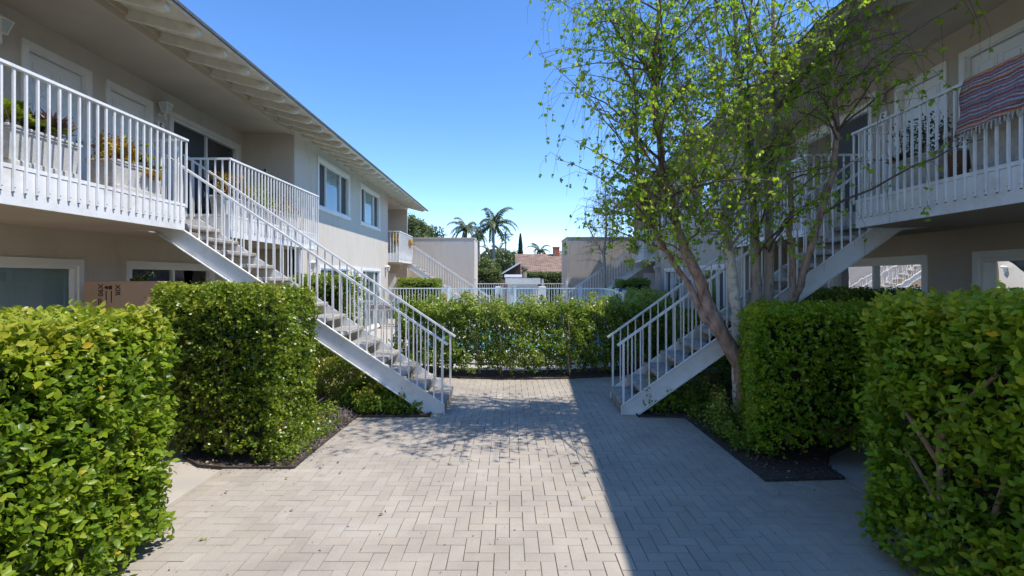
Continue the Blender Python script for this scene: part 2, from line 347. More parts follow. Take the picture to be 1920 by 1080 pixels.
def hedge(name, poly, z0, z1, dens, size, lm, label, tpl=LEAF5, group=None, seed=1, inset=0.14, rough=0.07, core=0.2, stems=8, up=0.5, yellow=0.25,
          wid=1.0, stem_r=0.018, lowthin=0.3, skipback=None, holes=0.35, gaps=(), limbs=(), cat='hedge', sp=0.02, corez=None):
    g = np.random.default_rng(seed+100)
    cx = sum(p[0] for p in poly)/len(poly); cy = sum(p[1] for p in poly)/len(poly)
    t = thing(name, (cx, cy, 0), label, cat, group)
    P, N, dep = hedge_points(poly, z0, z1, dens, inset, rough, seed, lowthin, skipback, holes)
    for (gc, gr) in gaps:
        q_ = np.linalg.norm(P-np.array(gc), axis=1)/gr; k_ = g.uniform(0, 1, len(P)) < np.clip((q_-.45)*1.6, 0.04, 1); P, N, dep = P[k_], N[k_], dep[k_]
    n = len(P)
    # leaves sit in little tufts of 3-5 that share a shoot direction
    k = 4; nt_ = n//k
    Pt = P[:nt_]; idx = g.permutation(n)[:nt_]; Pt = P[idx]; Nt = N[idx]; Dt = dep[idx]
    sd_ = unit(Nt*0.8+np.array([0, 0, up])+g.normal(size=(nt_, 3))*0.45)
    a0 = g.uniform(0, 6.28, nt_); Ps = []; Ds = []; Ns = []; Ss = []; Vs = []
    ref = unit(np.cross(sd_, g.normal(size=(nt_, 3)))); ref2 = np.cross(sd_, ref)
    ll = noise3(Pt, 1.7, seed+3)
    for j in range(k):
        an = a0+j*2.4+g.normal(size=nt_)*0.3
        rd = ref*np.cos(an)[:, None]+ref2*np.sin(an)[:, None]
        d = unit(rd*g.uniform(0.5, 1.2, nt_)[:, None]+sd_*g.uniform(0.35, 1.0, nt_)[:, None])
        s = size*g.uniform(0.62, 1.2, nt_)
        Ps.append(Pt+sd_*(j*sp)[..., None] if False else Pt+sd_*(j*sp)); Ds.append(d); Ns.append(unit(sd_+g.normal(size=(nt_, 3))*0.35)); Ss.append(s)
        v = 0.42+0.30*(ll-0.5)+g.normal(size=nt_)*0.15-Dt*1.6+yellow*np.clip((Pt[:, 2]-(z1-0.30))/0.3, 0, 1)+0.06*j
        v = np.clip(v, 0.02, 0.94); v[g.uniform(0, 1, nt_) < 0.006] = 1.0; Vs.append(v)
    P4, D4, N4, S4, V4 = map(np.concatenate, (Ps, Ds, Ns, Ss, Vs))
    V, F, nf = leaves(P4, D4, N4, S4, tpl, wid)
    me = tri_mesh('foliage', V, F, np.repeat(V4, nf), t.location); link('foliage', me, lm, t)
    # woody inside
    if stems:
        mb = MB(); base = [p for p in poly]
        for i in range(stems):
            while True:
                x = g.uniform(min(p[0] for p in poly), max(p[0] for p in poly)); y = g.uniform(min(p[1] for p in poly), max(p[1] for p in poly))
                if in_poly(np.array([x]), np.array([y]), poly)[0]: break
            kf = 0.62 if core else 0.9; x = cx+(x-cx)*kf if core else x; y = cy+(y-cy)*kf if core else y
            for q in range(4):
                an = g.uniform(0, 6.28); r = g.uniform(0.08, 0.22); h = z0+(z1-z0)*g.uniform(0.55, 0.92)
                pts = [(x, y, 0), (x+0.02*math.cos(an), y+0.02*math.sin(an), 0.12), (x+r*0.4*math.cos(an), y+r*0.4*math.sin(an), h*0.4),
                       (x+r*0.8*math.cos(an+0.4), y+r*0.8*math.sin(an+0.4), h*0.7), (x+r*1.1*math.cos(an+.2), y+r*1.1*math.sin(an+.2), h)]
                mb.tube(pts, [stem_r, stem_r*0.9, stem_r*0.65, stem_r*0.45, stem_r*0.2], 6)
        for pts, rr in limbs: mb.tube(pts, rr, 7)
        mb.build('stem', STEM, t)
    if core:  # solid dark core standing in for the shade between the leaves
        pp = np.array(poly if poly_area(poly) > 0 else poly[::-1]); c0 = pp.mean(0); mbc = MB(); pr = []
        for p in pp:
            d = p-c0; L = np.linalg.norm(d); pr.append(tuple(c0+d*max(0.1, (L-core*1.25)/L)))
        mbc.prism(pr, corez if corez is not None else z0+0.18, z1-core*0.8, 'z'); mbc.build('inner_shade', HCORE, t)
    return t

# ================================================================== GROUND
def sheet(name, poly, z, m, z2=None):
    mb = MB(); n = len(poly)
    if z2 is None: mb.add([(x, y, z) for x, y in poly], [tuple(range(n))])
    else: mb.prism(poly, z2, z, 'z')
    return structure(mb.build(name, m, None))
GROUND = mat('dry_ground', (0.10, 0.11, 0.05), 1.0, (0.17, 0.15, 0.09), 0.6, 0.4, 5)
sheet('ground', [(-1500, -300), (1500, -300), (1500, 1600), (-1500, 1600)], -0.16, GROUND)
# concrete yard slab in pieces around the pool basin
PX0, PX1, PY0, PY1 = -2.6, 3.0, 13.0, 18.5
mb = MB()
for a in ((-14, 14, -8, PY0), (-14, PX0, PY0, PY1), (PX1, 14, PY0, PY1), (-14, 14, PY1, 30)): mb.box(*a, -0.14, -0.012)
structure(mb.build('concrete_walk', CONC))
structure(MB().box(PX0, PX1, PY0, PY1, -0.155, -0.15).build('pool_floor', mat('pool_floor', (0.25, 0.62, 0.68), 0.5)))
mw = bpy.data.materials.new('pool_water'); mw.use_nodes = True; bw = mw.node_tree.nodes['Principled BSDF']
bw.inputs['Base Color'].default_value = (0.05, 0.46, 0.56, 1); bw.inputs['Roughness'].default_value = 0.04
tt = mw.node_tree.nodes.new('ShaderNodeTexNoise'); tt.inputs['Scale'].default_value = 5; bb_ = mw.node_tree.nodes.new('ShaderNodeBump'); bb_.inputs['Strength'].default_value = 0.3
mw.node_tree.links.new(tt.outputs['Fac'], bb_.inputs['Height']); mw.node_tree.links.new(bb_.outputs[0], bw.inputs['Normal'])
structure(MB().add([(PX0, PY0, -0.06), (PX1, PY0, -0.06), (PX1, PY1, -0.06), (PX0, PY1, -0.06)], [(0, 1, 2, 3)]).build('water', mw))
mb = MB()
for a in ((PX0-.3, PX1+.3, PY0-.3, PY0), (PX0-.3, PX1+.3, PY1, PY1+.3), (PX0-.3, PX0, PY0, PY1), (PX1, PX1+.3, PY0, PY1)): mb.box(*a, -0.01, 0.03)
structure(mb.build('pool_coping', WTRIM))

# herringbone pavers: every block has its own face, bevel and tone
def pavers():
    A = 0.1015; V = []; vals = []; g = np.random.default_rng(3)
    rects = [(-2.79, 3.11, 0.4, 4.975), (-2.09, 2.33, 4.975, 6.80), (-4.2, 4.2, 6.80, 9.95)]
    for X0, X1, Y0, Y1 in rects:
        i0, i1, j0, j1 = int(X0/A)-3, int(X1/A)+3, int(Y0/A)-3, int(Y1/A)+3
        for i in range(i0, i1):
            for j in range(j0, j1):
                m = (i-j) % 4
                if m == 0: a, b, c, d = i*A, (i+2)*A, j*A, (j+1)*A
                elif m == 3: a, b, c, d = i*A, (i+1)*A, j*A, (j+2)*A
                else: continue
                a, b, c, d = max(a, X0), min(b, X1), max(c, Y0), min(d, Y1)
                if b-a < 0.012 or d-c < 0.012: continue
                gp, bv = g.uniform(0.0014, 0.0030), 0.0016; h = g.normal()*0.0006; tx, ty = g.normal()*0.003, g.normal()*0.003
                o = [(a+gp, c+gp), (b-gp, c+gp), (b-gp, d-gp), (a+gp, d-gp)]
                q = [(a+gp+bv, c+gp+bv), (b-gp-bv, c+gp+bv), (b-gp-bv, d-gp-bv), (a+gp+bv, d-gp-bv)]
                mx, my = (a+b)/2, (c+d)/2
                V += [(x, y, -0.009) for x, y in o]+[(x, y, -0.0025+h) for x, y in o]+[(x, y, h+(x-mx)*tx+(y-my)*ty) for x, y in q]
                vals.append(g.uniform(0, 1))
    n = len(vals); f = []
    for k in range(4):
        l = (k+1) % 4; f += [(k, l, 4+l, 4+k), (4+k, 4+l, 8+l, 8+k)]
    f.append((8, 9, 10, 11)); f = np.array(f)
    F = (f[None]+(np.arange(n)*12)[:, None, None]).reshape(-1, 4)
    me = tri_mesh('path', V, F, np.repeat(vals, 9), smooth=False); o = link('path', me, PAVER); structure(o)
pavers()
ps_ = MB()
for a in ((-2.79, 3.11, 0.4, 4.975), (-2.09, 2.33, 4.9755, 6.80), (-4.2, 4.2, 6.8005, 9.95)): ps_.box(*a, -0.0115, -0.0075)
structure(ps_.build('paver_sand', mat('joint_sand', (0.12, 0.105, 0.085), 1.0)))

bedL = [(-1.06, 6.82), (-2.03, 6.80), (-2.10, 4.97), (-2.76, 4.97), (-3.05, 5.03), (-3.38, 5.30), (-3.62, 5.75), (-4.3, 6.3), (-5.9, 6.6), (-5.9, 9.0), (-3.4, 9.0), (-1.9, 8.5), (-1.15, 8.15)]
bedR = [(1.72, 6.82), (2.33, 6.78), (2.33, 4.66), (3.08, 4.70), (3.10, 5.0), (3.35, 5.35), (3.9, 5.75), (4.8, 6.1), (5.9, 6.3), (5.9, 9.0), (3.4, 9.0), (2.1, 8.5), (1.72, 8.15)]
arc = lambda R, a0, a1, n, cx=0.2, cy=14.6: [(cx+R*math.sin(a0+(a1-a0)*i/n), cy-R*math.cos(a0+(a1-a0)*i/n)) for i in range(n+1)]
bedC = arc(5.25, -0.50, 0.62, 26)+[(3.6, 11.0), (4.3, 13), (4.6, 16), (4.6, 19.5), (3.7, 19.5), (3.6, 16), (3.3, 13.4), (2.6, 11.6)]+arc(4.45, 0.52, -0.50, 20)
def bed(name, poly, z):
    sheet(name, poly, z, SOIL, -0.01)
    mb = MB(); n = len(poly)
    for i in range(n):
        a, b = poly[i], poly[(i+1) % n]; mb.sq((a[0], a[1], z+0.004), (b[0], b[1], z+0.004), 0.005, 0.008)
    structure(mb.build('bed_edging', EDGE))
bed('planting_bed', bedL, 0.012); bed('planting_bed', bedR, 0.0125); bed('planting_bed', bedC, 0.013)
# mulch chips
def scatter(poly, n, seed):
    g = np.random.default_rng(seed); xs = [p[0] for p in poly]; ys = [p[1] for p in poly]
    x = g.uniform(min(xs), max(xs), n); y = g.uniform(min(ys), max(ys), n); k = in_poly(x, y, poly); return x[k], y[k]
CHIP = leafmat('mulch_chip', [(0, (0.06, 0.04, 0.03)), (0.6, (0.17, 0.12, 0.085)), (0.9, (0.32, 0.24, 0.18)), (1, (0.48, 0.38, 0.28))], 0.9, 0.0)
for pl, nn, sd_ in ((bedL, 16000, 1), (bedR, 16000, 2), (bedC, 12000, 3)):
    x, y = scatter(pl, nn, sd_); g = np.random.default_rng(sd_+50); n = len(x)
    P = np.column_stack([x, y, 0.016+g.uniform(0, 0.012, n)]); D = g.normal(size=(n, 3))*[1, 1, 0.18]; N = np.tile([0, 0, 1.0], (n, 1))+g.normal(size=(n, 3))*0.25
    V, F, nf = leaves(P, D, N, g.uniform(0.02, 0.06, n), LEAF4, 0.45)
    stuff(link('mulch', tri_mesh('mulch', V, F, np.repeat(np.clip(g.exponential(0.33, n), 0, 1), nf)), CHIP), 'dark wood mulch covering the planting bed', 'mulch')

# bark crumbs and grit that have spilled onto the paving
g = np.random.default_rng(91); P = []
for pl_ in (bedL[:6], bedR[:5], bedC[2:25]):
    for i in range(len(pl_)-1):
        a, b = np.array(pl_[i]), np.array(pl_[i+1]); L = np.linalg.norm(b-a); n = int(L*70); t_ = g.uniform(0, 1, n)[:, None]
        q = a+(b-a)*t_+np.array([(b-a)[1], -(b-a)[0]])/L*(g.exponential(.06, n)*np.where(g.uniform(0, 1, n) < .8, 1, 1))[:, None]*(-1 if False else 1)
        P += [tuple(x_) for x_ in q]; q2 = a+(b-a)*t_-np.array([(b-a)[1], -(b-a)[0]])/L*g.exponential(.06, n)[:, None]; P += [tuple(x_) for x_ in q2]
P += [(g.uniform(-2.7, 3.0), g.uniform(2.2, 9.3)) for _ in range(420)]
P = np.array(P); P = np.column_stack([P, np.full(len(P), .0045)]); k_ = ~(in_poly(P[:, 0], P[:, 1], bedL) | in_poly(P[:, 0], P[:, 1], bedR) | in_poly(P[:, 0], P[:, 1], bedC)); P = P[k_]; n = len(P)
V, F, nf = leaves(P, g.normal(size=(n, 3))*[1, 1, .1], np.tile([0, 0, 1.0], (n, 1))+g.normal(size=(n, 3))*.15, g.uniform(.006, .024, n), LEAF4, .6)
stuff(link('litter', tri_mesh('litter', V, F, np.repeat(np.clip(g.exponential(.35, n), 0, 1), nf)), CHIP), 'bark crumbs and grit spilled along the bed edges onto the paving', 'litter')

# ================================================================== BUILDINGS
def wallp(mb, u0, u1, w0, w1, z0, z1, holes=()):
    ws = sorted({w0, w1, *[h[0] for h in holes], *[h[1] for h in holes]}); zs = sorted({z0, z1, *[h[2] for h in holes], *[h[3] for h in holes]})
    ws = [x for x in ws if w0 <= x <= w1]; zs = [x for x in zs if z0 <= x <= z1]
    for i in range(len(ws)-1):
        a, b = ws[i], ws[i+1]; run = None
        for j in range(len(zs)-1):
            c, d = zs[j], zs[j+1]; mw_, mz = (a+b)/2, (c+d)/2
            if any(h[0] < mw_ < h[1] and h[2] < mz < h[3] for h in holes):
                if run: mb.box(u0, u1, a, b, *run); run = None
            else: run = (run[0], d) if run else (c, d)
        if run: mb.box(u0, u1, a, b, *run)
def window(T, root, u, w0, w1, z0, z1, style='slide3', curt=CURT, reveal=0.07, wtrim=0.085):
    """w0..w1, z0..z1 = outer edge of the trim; faces -u"""
    a, b, c, d = w0+wtrim, w1-wtrim, z0+wtrim, z1-wtrim
    t = MB(T)
    t.box(u-.024, u+.002, w0, w1, d, z1); t.box(u-.024, u+.002, w0, a, c, d-.0005); t.box(u-.024, u+.002, b, w1, c, d-.0005)
    t.box(u-.040 if style == 'slide3' else u-.024, u+.002, w0-(.015 if style == 'slide3' else 0), w1+(.015 if style == 'slide3' else 0), z0, c-.0005)
    win = t.build('window', WTRIM, root)
    s = MB(T); f = 0.045; uu = u+reveal
    s.box(u+.002, uu+.04, a, a+f, c, d); s.box(u+.002, uu+.04, b-f, b, c, d); s.box(u+.003, uu+.04, a+f, b-f, d-f, d); s.box(u+.003, uu+.04, a+f, b-f, c, c+f)
    if style == 'slide3': ms = [a+(b-a)*0.26, a+(b-a)*0.75]
    elif style == 'slide4': ms = [a+(b-a)*0.5]
    else: ms = []
    for m in ms: s.box(u+.035, uu+.036, m-.028, m+.028, c+f, d-f)
    s.build('sash', WTRIM, win)
    g = MB(T); g.add([(uu+.012, a+f, c+f), (uu+.012, b-f, c+f), (uu+.012, b-f, d-f), (uu+.012, a+f, d-f)], [(0, 1, 2, 3)]); g.build('pane', GLASS, win)
    if style == 'slide3':
        e = MB(T)
        for q0, q1 in ((a+f, ms[0]-.028), (ms[1]+.028, b-f)): MB(T).add([(uu+.004, q0, c+f), (uu+.004, q1, c+f), (uu+.004, q1, d-f), (uu+.004, q0, d-f)], [(0, 1, 2, 3)]).build('insect_screen', SCREEN, win)
    if style == 'slide4' and z0 > 2: MB(T).add([(uu+.004, a+f, c+f), (uu+.004, ms[0]-.028, c+f), (uu+.004, ms[0]-.028, d-f), (uu+.004, a+f, d-f)], [(0, 1, 2, 3)]).build('insect_screen', SCREEN, win)
    r = MB(T); r.box(uu+.9, uu+.93, a-.3, b+.3, c-.02, d+.1); r.box(uu+.06, uu+.9, a-.3, a-.27, c-.02, d+.1); r.box(uu+.06, uu+.9, b+.27, b+.3, c-.02, d+.1)
    r.box(uu+.06, uu+.93, a-.3, b+.3, d+.1, d+.12); r.box(uu+.06, uu+.93, a-.3, b+.3, c-.04, c-.02); r.build('dark_room', DARK, win)
    if curt is not None:
        k = MB(T); n = int((b-a)/0.05)*2; pts = []
        for i in range(n+1):
            pts.append((uu+.07+(0.022 if i % 2 else -0.022)+random.uniform(-.008, .008), a+(b-a)*i/n))
        vs = [(p, q, c) for p, q in pts]+[(p, q, d) for p, q in pts]; m = len(pts)
        k.add(vs, [(i, i+1, m+i+1, m+i) for i in range(m-1)]); k.build('curtain', curt, win)
    return win, (a-0.002, b+0.002, c-0.002, d+0.002)
def door(T, root, u, w0, w1, z0, z1, hside=1, lab=None):
    t = MB(T); q = 0.085
    t.box(u-.024, u+.002, w0, w1, z1-q, z1); t.box(u-.024, u+.002, w0, w0+q, z0, z1-q-.0005); t.box(u-.024, u+.002, w1-q, w1, z0, z1-q-.0005)
    t.box(u+.002, u+.10, w0+q-.02, w0+q+.015, z0, z1-q); t.box(u+.002, u+.10, w1-q-.015, w1-q+.02, z0, z1-q); t.box(u+.002, u+.10, w0+q+.015, w1-q-.015, z1-q-.015, z1-q+.02)
    tr = t.build('door', WTRIM, root, label=lab)
    s = MB(T); a, b, c, d = w0+q+.022, w1-q-.022, z0+.01, z1-q-.026; us = u+.05
    s.box(us, us+.045, a, b, c, d); W = b-a; H = d-c
    for (p0, p1) in ((0.12, 0.46), (0.54, 0.88)):
        for (h0, h1) in ((0.05, 0.36), (0.42, 0.74), (0.80, 0.94)):
            x0, x1, y0, y1 = a+W*p0, a+W*p1, c+H*h0, c+H*h1
            for e0, e1, e2, e3 in ((x0, x1, y1-.022, y1), (x0, x1, y0, y0+.022), (x0, x0+.022, y0+.022, y1-.022), (x1-.022, x1, y0+.022, y1-.022)): s.box(us-.010, us+.002, e0, e1, e2, e3)
            s.box(us-.007, us+.002, x0+.05, x1-.05, y0+.05, y1-.05)
    s.build('door_panel', WDOOR, tr)
    h = MB(T); hw = a+.07 if hside < 0 else b-.07; h.tube([(us-.06, hw, c+.93), (us-.04, hw, c+.93), (us, hw, c+.93)], [.028, .03, .012], 10); h.build('handle', METAL, tr)
    return (w0+q-.021, w1-q+.021, z0, z1-q+.021)
def railing(T, root, pts, ztop, on_fascia, F, fz0=2.62, sp=0.115, hs=0.0098, endcaps=True):
    """pts: list of (u,w,fascia?) ; balusters run down over the fascia where fascia? is true"""
    r = MB(T)
    for i in range(len(pts)-1):
        a, b = pts[i], pts[i+1]; dx, dy = b[0]-a[0], b[1]-a[1]; L = math.hypot(dx, dy); ex, ey = dx/L*0.021, dy/L*0.021
        r.sq((a[0]-ex*(i > 0), a[1]-ey*(i > 0), ztop-.014), (b[0]+ex, b[1]+ey, ztop-.014), 0.022, 0.014)
    rl = r.build('handrail', WHITE, root)
    bl = MB(T); fx = MB(T)
    for i in range(len(pts)-1):
        a, b = pts[i], pts[i+1]; L = math.hypot(b[0]-a[0], b[1]-a[1]); n = max(1, round(L/sp)); bot = fz0 if on_fascia[i] else F+0.01
        for k in range(n+1):
            if k == n and i < len(pts)-2: continue
            if k == 0 and i > 0 and False: continue
            x, y = a[0]+(b[0]-a[0])*k/n, a[1]+(b[1]-a[1])*k/n
            bl.box(x-hs, x+hs, y-hs, y+hs, bot, ztop-.027)
            if on_fascia[i] and abs(b[0]-a[0]) < 0.1:
                fx.box(x-hs-.003, x+hs+.003, y-.004, y+.004, bot+.03, bot+.037); fx.box(x-.005, x+.005, y-.005, y+.005, bot-.010, bot-.001)
    bl.build('balusters', WHITE, rl)
    if fx.v:
        bo = fx.build('bolts', METAL, rl)
        if len(fx.v) > 1600: bo['kind'] = 'stuff'
    return rl
def block(side, T, P, label, stm):
    E, W, B, EV, EZ, F, CE = P['E'], P['W'], P['B'], P['EV'], P['EZ'], P['F'], P['CE']
    n0, r1, f0, f1, w24 = P['n0'], P['r1'], P['f0'], P['f1'], P['end']; ut = P['ut']; s0 = P['s0']; g0 = P['g0']
    root = thing('apartment_building', T(B, 12, 0), label, 'building')
    WS = -7.0
    holesU = []; holesL = []; holesP = []
    for a in P['doorsU']: holesU.append(door(T, root, B, *a, F+.02, 4.81))
    for a in P['slidU']:
        _, h = window(T, root, B, *a, F+.03, 4.81, 'slide4', P['cU']); holesU.append(h)
    for a, z, c in P['winL']:
        _, h = window(T, root, B, *a, 0.06, z, 'slide4' if a[1]-a[0] > 2.3 or c is None or P.get('mid') else 'fix', c); holesL.append(h)
    for a in P['winPU']:
        _, h = window(T, root, W, *a, 3.60, 4.955, 'slide3', CURT); holesP.append(h)
    for a, c in P['winPL']:
        _, h = window(T, root, W, *a, 0.85 if c is CURD else 0.06, 2.2, 'slide3', c); holesP.append(h)
    m = MB(T)
    wallp(m, B, B+.18, WS, w24, 2.5, CE+.25, holesU); wallp(m, B+.001, B+.18, WS, w24, -.02, 2.5, holesL)
    m.box(W+.001, B, r1, r1+.2, -.02, 2.5); m.box(W+.001, B, r1+.001, r1+.2, 2.5, CE+.1)
    wallp(m, W, W+.18, r1, f0, -.02, CE+.12, holesP)
    m.box(W+.001, B, f0-.2, f0-.001, -.02, CE+.1)
    m.box(W+.001, B+.17, w24, w24+.2, -.02, CE+.1)
    m.build('wall', stm, root)
    door_f = MB(T)
    # door on the far end wall of the lower storey, beyond the corner
    door_f.box(B-.62, B-.10, w24-.03, w24-.002, 0.0, 2.10); door_f.box(B-.56, B-.16, w24-.045, w24-.031, 0.02, 2.04)
    door_f.build('door', WTRIM, root)
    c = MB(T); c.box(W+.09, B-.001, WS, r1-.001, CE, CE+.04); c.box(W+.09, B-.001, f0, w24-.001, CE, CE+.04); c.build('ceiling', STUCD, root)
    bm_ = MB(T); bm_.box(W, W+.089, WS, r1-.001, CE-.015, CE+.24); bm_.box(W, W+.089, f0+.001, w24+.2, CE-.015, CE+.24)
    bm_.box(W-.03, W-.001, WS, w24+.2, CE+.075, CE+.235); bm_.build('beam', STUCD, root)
    # balconies
    sl = MB(T); e = E+.032
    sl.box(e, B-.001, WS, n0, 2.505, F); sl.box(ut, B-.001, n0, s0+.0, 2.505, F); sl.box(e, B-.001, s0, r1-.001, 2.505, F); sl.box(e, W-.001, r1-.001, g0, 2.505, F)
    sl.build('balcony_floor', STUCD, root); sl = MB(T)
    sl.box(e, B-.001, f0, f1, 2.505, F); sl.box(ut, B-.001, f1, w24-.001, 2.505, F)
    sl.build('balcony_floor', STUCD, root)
    fa = MB(T)
    def fas(x0, x1, y0, y1):
        fa.box(x0, x1, y0, y1, 2.50, F+.02); 
        du = .006 if x1-x0 < .1 else 0; dw = .006 if y1-y0 < .1 else 0
        fa.box(x0-du, x1, y0-dw, y1+dw, F+.024, F+.062)
    fas(E, e-.001, WS, n0+.02); fas(E+.032, ut, n0+.001, n0+.021); fa.build('fascia', WHITE, root); fa.__init__(T); fas(E, e-.001, s0-.02, g0); fas(E+.032, ut, s0-.021, s0-.001); fas(E+.032, W-.002, g0-.02+.021, g0+.021); fa.build('fascia', WHITE, root); fa.__init__(T)
    fas(E, e-.001, f0-.02, f1+.02); fas(E+.032, ut, f1+.001, f1+.021); fas(E+.032, W-.002, f0-.021, f0-.001)
    fa.build('fascia', WHITE, root)
    rz = 3.74; o = E-.016
    railing(T, root, [(o, WS), (o, n0+.03), (ut, n0+.03)], rz, [1, 0], F)
    railing(T, root, [(ut, s0-.03), (o, s0-.03), (o, g0+.03), (W, g0+.03)], rz, [0, 1, 1], F)
    railing(T, root, [(W, f0-.035), (o, f0-.035), (o, f1+.03), (ut, f1+.03)], rz, [1, 1, 0], F)
    # roof
    pt = 0.262; ro = MB(T); U2 = 11.5; zz = lambda u: EZ+pt*(u-EV)
    ro.prism([(EV, EZ), (U2, zz(U2)), (U2, zz(U2)+.03), (EV, EZ+.03)], WS, w24+.02); roof = ro.build('roof', WRAFT, root)
    sh = MB(T); sh.prism([(EV-.025, EZ+.022), (EV-.003, EZ+.031), (U2, zz(U2)+.031), (U2, zz(U2)+.06), (EV-.025, EZ+.062)], WS-.02, w24+.045); sh.build('shingles', SHING, roof)
    rf = MB(T); prof = [(EV+.075, zz(EV+.075)-.085), (EV+.075, zz(EV+.075)-.001), (W+.02, zz(W+.02)-.001), (W+.02, zz(W+.02)-.125), (EV+.16, zz(EV+.16)-.125)]
    ph = P['rph']; rf.prism(prof, ph-.038, ph+.038); r0 = rf.build('rafter', WRAFT, root)
    for k in range(-20, 40):
        ww = ph+.61*k
        if ww < WS+3.6 or ww > w24-.05 or k == 0: continue
        c2 = r0.copy(); COL.objects.link(c2); c2.parent = root; d = Vector(T(0, ww, 0))-Vector(T(0, ph, 0)); c2.location = d
    # back of the block so that it is a closed volume
    bk = MB(T); bk.box(U2-.2, U2, WS, w24+.2, -.02, zz(U2)-.05); bk.box(B+.18, U2-.2, w24, w24+.2, -.02, CE+.1); bk.box(B+.18, U2-.2, WS, WS+.2, -.02, CE+.1)
    bk.prism([(B+.18, CE+.1), (U2-.2, CE+.1), (U2-.2, zz(U2)-.06), (B+.18, zz(B+.18)-.02)], w24, w24+.2); bk.build('back_wall', stm, root)
    return root
PL_ = dict(E=4.40, W=4.84, B=6.0, EV=3.85, EZ=5.0, F=2.8, CE=5.10, n0=6.92, s0=8.06, r1=11.53, g0=11.70, f0=20.4, f1=23.1, end=24.2, ut=5.07, rph=6.49,
           doorsU=[(6.29, 7.34), (7.60, 8.60), (3.4, 4.4)], slidU=[(9.03, 11.40)], cU=CURD,
           winL=[((4.4, 7.20), 2.11, CURT), ((8.02, 10.4), 2.13, None)], winPU=[(12.9, 15.5), (16.6, 19.1)], winPL=[((13.0, 15.5), CURD), ((16.75, 19.2), CURG)])
PR_ = dict(E=4.50, W=4.92, B=5.95, EV=3.98, EZ=5.05, F=2.8, CE=5.14, n0=6.85, s0=8.08, r1=11.5, g0=11.7, f0=19.9, f1=21.7, end=24.0, ut=5.37, rph=6.3,
           doorsU=[(6.02, 7.06), (7.27, 8.27), (3.2, 4.2)], slidU=[(8.82, 11.3)], cU=CURD,
           winL=[((4.1, 6.85), 2.19, CURT), ((7.62, 10.1), 2.19, None)], winPU=[(12.9, 15.5), (16.4, 18.8)], winPL=[((12.6, 15.2), CURG), ((16.1, 18.4), CURG)])
BLD_L = block('l', TL, PL_, 'sunlit beige stucco apartment block with white railings, doors 4 and 5 on its upper floor', STUC)
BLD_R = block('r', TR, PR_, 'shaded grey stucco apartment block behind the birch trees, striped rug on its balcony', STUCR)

def staircase(T, ub, ut, w0, w1, F, label, dep=0.29, zoff=0.13, fine=True):
    t = thing('staircase', T((ub+ut)/2, (w0+w1)/2, 0), label, 'staircase', 'outdoor staircases to the upper floors')
    sl = F/(ut-ub+0.0); N = 15; run = (ut-ub)/N; zt = lambda u: min(zoff+sl*(u-ub), F-.03)
    ucap = ub+(F-.03-zoff)/sl; ulow = ub+(dep-zoff)/sl; u25 = ub+(2.49+dep-zoff)/sl
    for (wa, sgn) in ((w0, -1), (w1, 1)):
        m = MB(T); pf = [(ub, 0.0), (ub, zoff), (min(ucap, ut-.01), zt(min(ucap, ut-.01))), (ut-.004, F-.03), (ut-.004, 2.51), (min(u25, ut-.01), 2.49), (ulow, 0.0)]
        m.prism(pf, wa-.005, wa+.005)
        o = wa+sgn*.027
        uc = min(ucap, ut-.01)
        m.sq((ub, o, zoff-.005), (uc, o, zt(uc)-.005), 0.0205, 0.006); m.sq((ulow, o, .006), (min(u25, ut-.02), o, 2.49+.006), 0.0205, 0.006); m.box(ub-.006, ub+.006, min(o-.0215, o+.0215), max(o-.0215, o+.0215), 0, zoff)
        m.build('stringer', WHITE, t)
    for k in range(1, N):
        z = F*k/N; a = ub+(k-1)*run-.025; m = MB(T)
        j = random.uniform(-.004, .004)
        m.bbox(a, a+run+.055, w0+.008, w1-.008, z-.062+j, z+j, 0.014)
        if k == 1: m.bbox(a+.03, a+.10, w0+.01, w1-.01, -.002, z-.0625+j, .008)
        td = m.build('tread', TREAD, t)
        for wv in (w0+.006, w1-.036): MB(T).box(ub+(k-1)*run, ub+k*run, wv, wv+.03, z-.076, z-.066).build('bracket', WHITE, td)
    for wv, e in ((w0, -.0), (w1, .0)):
        zr = lambda u: 0.975+sl*(u-ub)
        h = MB(T); h.sq((ub-.05, wv, zr(ub-.05)), (ut, wv, zr(ut)), 0.022, 0.014); hr = h.build('handrail', WHITE, t)
        b = MB(T); n = int((ut-ub-.04)/0.115)
        for k in range(n+1):
            u = ub+.03+k*.115; s = .0082 if k else .014
            b.box(u-s, u+s, wv-s, wv+s, zt(u)-.004, zr(u)-.012)
        b.build('balusters', WHITE, hr)
    return t
staircase(TL, 0.89, 5.07, 7.02, 7.98, 2.8, 'near left sunlit white metal staircase with worn concrete treads beside the square hedge')
staircase(TR, 1.52, 5.37, 7.04, 8.0, 2.8, 'near right shaded white metal staircase behind the leaning birch trunks')
staircase(TL, 0.89, 5.07, 23.16, 24.1, 2.8, 'far left white staircase in front of the sunlit tan wall')
staircase(TR, 1.35, 5.37, 21.8, 22.7, 2.8, 'far right white staircase behind the bare birch tree')

